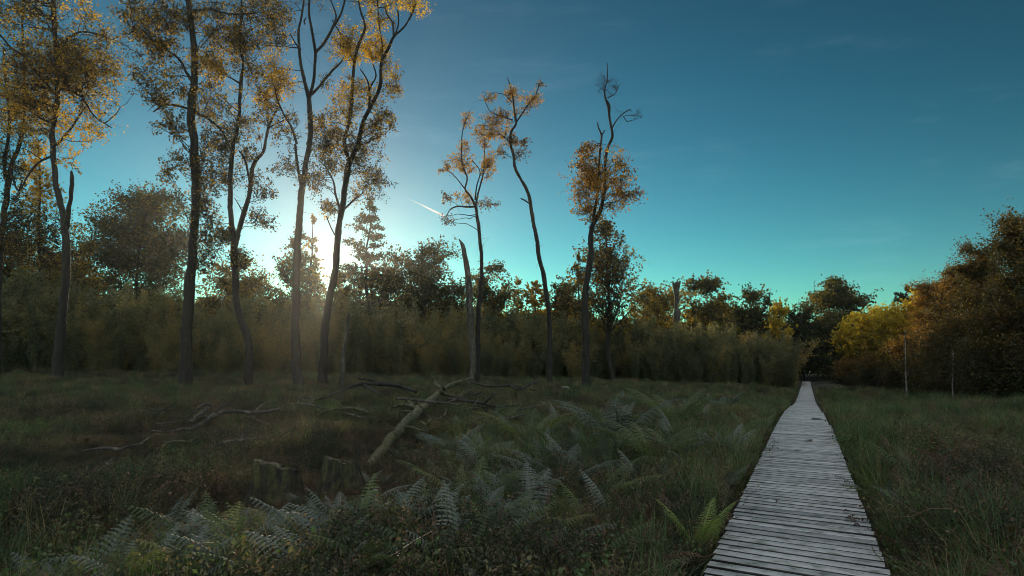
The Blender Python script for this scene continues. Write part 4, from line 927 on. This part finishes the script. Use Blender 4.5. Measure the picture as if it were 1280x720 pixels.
log('fallen_branch', 'pale forked dead limb with bare twigs on the heath under the two stemmed tree', [(212, 541, 4, .1), (225, 537, 5, .15), (242, 536, 7, .15), (255, 528, 7, .25), (268, 518, 7, .35), (290, 514, 7, .35), (318, 516, 6, .3), (350, 512, 4, .35)],
    [[(242, 536, 4, .15), (240, 526, 4, .3), (252, 516, 4, .45), (262, 507, 3.5, .55), (256, 505, 3, .6), (245, 512, 2.5, .5)], [(262, 522, 4, .3), (250, 520, 3.5, .35), (235, 527, 2.5, .25)], [(268, 518, 3, .35), (276, 508, 3, .5), (290, 506, 2, .5)], [(222, 538, 3, .15), (205, 540, 2.5, .12), (190, 538, 2, .15)],
     [(318, 515, 3, .3), (330, 505, 2, .45), (345, 503, 1.5, .5)], [(178, 540, 2.5, .2), (176, 530, 2, .35), (171, 524, 1.5, .45)]], 'bark_dead', seed=72, cat='branch')
log('fallen_branch', 'thin pale fallen branch on the left of the heath', [(104, 564, 3, .08), (118, 561, 3.5, .12), (132, 560, 5, .15), (150, 562, 5, .15), (160, 558, 4, .2), (172, 556, 3, .22), (187, 547, 2.5, .3)], [[(140, 574, 3.5, .1), (130, 583, 4, .08), (118, 592, 3, .05)]], 'bark_dead', seed=73, cat='branch')
log('fallen_branch', 'slim dead bough resting on the plants right of the big mossy trunk', [(590, 478, 3, .3), (612, 483, 3, .3), (640, 482, 3, .3), (668, 488, 2.5, .25)], [], 'bark', seed=74, cat='branch')
log('fallen_branch', 'short straight stick half buried in dead fern left of the boardwalk', [(866, 592, 3, .1), (880, 583, 3, .15), (918, 562, 2.5, .2)], [], 'bark_dead', seed=75, cat='stick')

MORE = [('mossy twisted limb propped up in the heather left of the mossy trunk', [(395, 520, 3, .3), (415, 512, 4, .4), (440, 510, 4.5, .45), (462, 516, 4, .35)], [[(428, 511, 3, .42), (420, 502, 2, .6), (412, 499, 1.5, .65)]], 'moss_wood'),
 ('grey crooked bough crossing the mossy trunk near its upper fork', [(495, 498, 3, .5), (520, 500, 4, .5), (548, 503, 4, .45), (575, 506, 3, .35)], [[(560, 504, 2.5, .4), (572, 498, 2, .5), (580, 497, 1.5, .55)]], 'bark_dead'),
 ('dark thin limb reaching right from the upper fork of the mossy trunk', [(560, 499, 3.5, .4), (590, 502, 4, .35), (620, 508, 3.5, .3), (648, 507, 2.5, .3)], [[(605, 505, 2.5, .35), (615, 495, 2, .55), (622, 491, 1.5, .6)], [(628, 508, 2.5, .3), (640, 515, 2, .25)]], 'bark'),
 ('low dark dead limb between the two stumps and the pale forked limb', [(262, 560, 3.5, .2), (285, 552, 4, .3), (310, 550, 4, .3), (335, 545, 3, .25)], [[(300, 551, 2.5, .3), (306, 540, 2, .45), (314, 536, 1.5, .5)]], 'bark_dead'),
 ('slender dead branch with upright twigs in front of the dark arched limb', [(352, 508, 2.5, .25), (372, 505, 3, .35), (392, 507, 3, .35), (410, 512, 2, .25)], [[(372, 505, 2, .35), (374, 494, 1.5, .55)], [(388, 506, 2, .35), (394, 496, 1.5, .5)]], 'bark_dead'),
 ('broken grey branch lying in the bracken right of the mossy trunk', [(585, 528, 3, .2), (605, 522, 3.5, .3), (630, 524, 3.5, .3), (655, 518, 2.5, .3)], [[(618, 523, 2.5, .3), (626, 512, 2, .45)]], 'bark_dead')]
for k_, (lb_, mn_, br_, bk_) in enumerate(MORE): log('fallen_branch', lb_, mn_, br_, bk_, seed=80 + k_ * 7, cat='branch')
rb = np.random.default_rng(909)
for k_ in range(16):
    if k_ < 11: x_, y_ = rb.uniform(385, 650), rb.uniform(486, 534)
    else: x_, y_ = rb.uniform(180, 350), rb.uniform(510, 560)
    L_ = rb.uniform(28, 64); sl_ = rb.normal() * .22; u_ = rb.uniform(.1, .4); w0 = rb.uniform(2, 3.4)
    pts_ = [(x_ + L_ * t_, y_ + L_ * t_ * sl_ + rb.normal() * 2.2, w0 * (1 - .6 * t_), u_ + .14 * math.sin(t_ * 3.1)) for t_ in (0, .3, .65, 1)]
    t_ = rb.uniform(.3, .7); bx_, by_ = x_ + L_ * t_, y_ + L_ * t_ * sl_
    log('fallen_branch', 'thin dark broken branch in the tangle around the big mossy trunk' if k_ < 11 else 'thin broken branch scattered around the pale forked dead limb', pts_,
        [[(bx_, by_, w0 * .6, u_ + .12), (bx_ + rb.uniform(4, 10), by_ - rb.uniform(3, 9), w0 * .45, u_ + .25), (bx_ + rb.uniform(10, 18), by_ - rb.uniform(6, 15), w0 * .25, u_ + .35)]], ('bark_dead', 'bark', 'moss_wood')[k_ % 3], seed=300 + k_, cat='branch')
for o_ in [o_ for o_ in col.objects if o_.get('label', '').startswith('thin dark broken branch in the tangle')]: o_['group'] = 'thin branches tangled round the mossy trunk'
for o_ in [o_ for o_ in col.objects if o_.get('label', '').startswith('thin broken branch scattered')]: o_['group'] = 'thin branches by the forked limb'
def stump(name, label, x, y, wpx, hpx, seed, rim='pale_rim'):
    p = gp(x, y); D = p[1]; r0 = wpx * D / F / 2; H = hpx * D / F * .85
    root = empty(name, p); tag(root, label, 'stump'); r_ = np.random.default_rng(seed)
    n, m = 40, 16; th = np.arange(n) * 2 * np.pi / n
    fl = .26 * np.sin(th * 4 + seed) + .14 * np.sin(th * 7 + 1) + .08 * r_.normal(size=n)
    V = []
    for j in range(m):
        v = j / (m - 1); rad = r0 * (1 + .45 * (1 - v) ** 2.5 * (1 + 1.4 * fl)) * (1 + .5 * fl * (1 - v * .5)) * (1 + .03 * r_.normal(size=n))
        zt = H * (1 + .16 * np.cos(th + 2.5) + .02 * np.sin(th * 7) + .018 * r_.normal(size=n)) if j == m - 1 else H * v
        zt = np.broadcast_to(zt, (n,)); V.append(np.stack([rad * np.cos(th), rad * np.sin(th), zt - .06], 1))
    topz = V[-1]; V.append(topz * [.86, .86, 1] - [0, 0, .01]); V.append(topz * [.6, .6, .93]); V.append(topz * [.05, .05, .86])
    V = np.array(V).reshape(-1, 3); q = []
    for j in range(m + 2):
        for i in range(n): q.append((j * n + i, j * n + (i + 1) % n, (j + 1) * n + (i + 1) % n, (j + 1) * n + i))
    q = np.array(q); mb = MB(); mb.add(V, q[: (m - 1) * n]); mb.obj('stump_side', M['stump'], root, smooth=True, drop=True)
    mb = MB(); mb.add(V, q[(m - 1) * n:]); mb.obj('stump_top', M['cut_wood'], root, drop=True)
    return root
stump('tree_stump', 'broad dark tree stump with a pale cut rim, left of the mossy one', 345, 632, 52, 62, 5)
stump('tree_stump', 'mossy green tree stump in front of the fallen trunk', 424, 618, 42, 52, 9)
log('splinter', 'pale upright splinter of wood beside the mossy stump', [(456, 606, 2.5, .02), (449, 585, 3, .22), (446, 570, 3, .36), (445, 556, 2.5, .5)], [], 'bark_dead', seed=76, cat='splinter')

# ------------------------------------------------------------------ ferns that stand out
def fern(label, x, y, lpx, n, mat, azs=None, seed=0, hue=.5, arch=.85, group='single ferns', lean=.6):
    p = gp(x, y); D = p[1]; r_ = np.random.default_rng(seed); L = lpx * D / F * 1.25; p = p + [0, 0, .08]
    root = empty('fern', p); tag(root, label, 'fern', group)
    for k in range(n):
        a = azs[k] if azs is not None else k * 6.283 / n + r_.normal() * .3
        mb = MB(); frond(mb, L * r_.uniform(.85, 1.1), 27, arch, lean, a, hue=hue, r_=r_, droop=.4, wid=.25)
        mb.obj('frond', M[mat], root)
    return root
P_ = math.pi
fern('bright lime green fern close to the left edge of the boardwalk', 874, 712, 62, 6, 'fern_lime', seed=1, hue=.6, arch=.6, lean=.3)
fern('pale silvery frond arching to the right below the mossy stump', 440, 672, 80, 2, 'bracken_grey', [0.1, -.9], 2, hue=.9)
fern('small pale frond pointing left below the two stumps', 425, 680, 60, 2, 'bracken_grey', [2.6, 1.9], 3, hue=.8)
fern('green fern bending left at the bottom, under the broad stump', 362, 705, 78, 4, 'bracken_green', [.2, 2.8, 3.6, 5.2], 4, hue=.6)
fern('large silvery green fern at the bottom between stump and boardwalk', 500, 722, 90, 6, 'bracken_grey', seed=5, hue=.5)
fern('silver backed fern cluster right of the largest bottom fern', 590, 708, 92, 7, 'bracken_grey', seed=6, hue=.6)
fern('yellowing fern in the middle of the foreground', 655, 722, 82, 5, 'bracken_green', seed=7, hue=.95)
fern('upright pale fern with a bent tip above the yellowing fern', 588, 660, 80, 4, 'bracken_green', [.3, 1.2, 2.2, 3.3], 8, hue=.9, arch=.7)
fern('tall arching green fern in the centre right of the foreground', 735, 668, 105, 6, 'bracken_green', seed=9, hue=.5)
fern('blue green fern with drooping fronds beside the dark hollow', 700, 640, 92, 6, 'bracken_grey', seed=10, hue=.3)
fern('grey green fern half way to the trees left of the boardwalk', 820, 600, 80, 7, 'bracken_green', seed=11, hue=.4)
fern('large rounded bracken clump behind the grey green fern', 770, 572, 85, 8, 'bracken_grey', seed=12, hue=.3)
fern('rounded bracken clump nearest the far grass left of the boardwalk', 845, 545, 68, 8, 'bracken_green', seed=13, hue=.6)
fern('pale flat frond in the bottom right corner of the heath', 1150, 716, 42, 2, 'bracken_grey', [.1, 2.9], 14, hue=.5, arch=.7, lean=2.2)
fern('dark green fern tucked against the right edge of the boardwalk', 1100, 684, 24, 5, 'bracken_green', seed=15, hue=.1)
fern('sprawling bracken clump right of the fallen trunk', 660, 575, 72, 7, 'bracken_green', seed=16, hue=.7)

# dead leaves on the boardwalk
def fallen_leaf(x, y, lb, s=.06, seed=0):
    r_ = np.random.default_rng(seed); d = ray(x, y); o = np.array([0, 0, EYE])
    for q in np.linspace(3, 60, 6000):
        p = o + d * q
        ss = p[0] * bdir[0] + p[1] * bdir[1]
        if p[2] < bz(ss) + .006: break
    mb = MB(); n = 5; V = []
    for i in range(n):
        u = i / (n - 1); wv = s * .42 * math.sin(math.pi * min(1, u * .93 + .05)); zc = .012 * math.sin(u * 3.1) 
        V += [(s * (u - .5), -wv, zc + .012), (s * (u - .5), 0, zc), (s * (u - .5), wv, zc + .010)]
    V = np.array(V); a = r_.uniform(0, 6.28); V = V @ np.array([[math.cos(a), math.sin(a), 0], [-math.sin(a), math.cos(a), 0], [0, 0, 1]])
    Q = []
    for i in range(n - 1):
        for j in (0, 1): Q.append((i * 3 + j, i * 3 + j + 1, i * 3 + j + 4, i * 3 + j + 3))
    mb.add(V, Q, .3); ob = mb.obj('fallen_leaf', M['bracken_brown']); ob.location = tuple(p); 
    tag(ob, lb, 'leaf', 'dead leaves on the boardwalk')
fallen_leaf(1021, 524, 'dark curled leaf farthest along the boardwalk', .30, 1)
fallen_leaf(1011, 551, 'dark flat leaf in the middle of the boardwalk', .17, 2)
fallen_leaf(972, 628, 'small dark leaf lying left of the boardwalk middle', .05, 3)
for k in range(9):
    fallen_leaf(1052 + rng.normal() * 9 + k * 3, 640 + k * 1.8 + rng.normal() * 3, 'dark leaf in the scattered cluster near the right edge of the boardwalk', .05, 10 + k)
mb = MB(); 
p = gp(1142, 574)
leaves(mb, np.array([[0, 0, .16], [.03, .02, .165], [-.03, .01, .17]]), .08, .5, r_=np.random.default_rng(3), up=4)
M['pale'] = bark_mat('bleached_leaf', [(.3, (.55, .55, .52)), (.7, (.75, .75, .72))])
o = mb.obj('bleached_leaf', M['pale']); o.location = tuple(p); tag(o, 'bleached white dead leaf in the grass right of the boardwalk', 'leaf')

# ------------------------------------------------------------------ contrails and thin cloud, far up
def contrail(label, a, b, wpx, dens, seed):
    m, t = new_mat('vapour_' + str(seed))
    tc = N(t, 'ShaderNodeTexCoord'); sp_ = N(t, 'ShaderNodeSeparateXYZ'); t.links.new(tc.outputs['Generated'], sp_.inputs[0])
    nz = N(t, 'ShaderNodeTexNoise', i_Scale=9.0, i_Detail=4.0); t.links.new(tc.outputs['Generated'], nz.inputs['Vector'])
    al = mth(t, 'MULTIPLY', mth(t, 'MULTIPLY', sp_.outputs['X'], mth(t, 'ADD', nz.outputs['Fac'], .35), True), dens)
    tr = N(t, 'ShaderNodeBsdfTransparent'); df = N(t, 'ShaderNodeBsdfTranslucent'); df.inputs[0].default_value = (.95, .95, .95, 1)
    mx = N(t, 'ShaderNodeMixShader'); t.links.new(al, mx.inputs[0]); t.links.new(tr.outputs[0], mx.inputs[1]); t.links.new(df.outputs[0], mx.inputs[2])
    o_ = N(t, 'ShaderNodeOutputMaterial'); t.links.new(mx.outputs[0], o_.inputs[0])
    D = 6000; A, Bp = at(*a, D), at(*b, D); s_ = D / F
    L = np.linalg.norm(Bp - A); mb = MB(); n = 24; u = np.linspace(0, 1, n); r_ = np.random.default_rng(seed)
    P = np.stack([u * L, r_.normal(size=n) * .1 * s_, r_.normal(size=n) * .12 * s_], 1)
    rr = wpx * s_ / 2 * (.25 + .75 * u) * np.clip((1.02 - u) * 12, .05, 1)
    tubes(mb, P, rr, 8)
    o = mb.obj('contrail', m, smooth=True); o.location = tuple(A)
    o.rotation_euler = Vector(tuple(Bp - A)).to_track_quat('X', 'Z').to_euler()
    tag(o, label, 'contrail')
contrail('short bright white contrail in the clear sky right of the sun', (506, 246), (557, 271), 3.6, .7, 1)
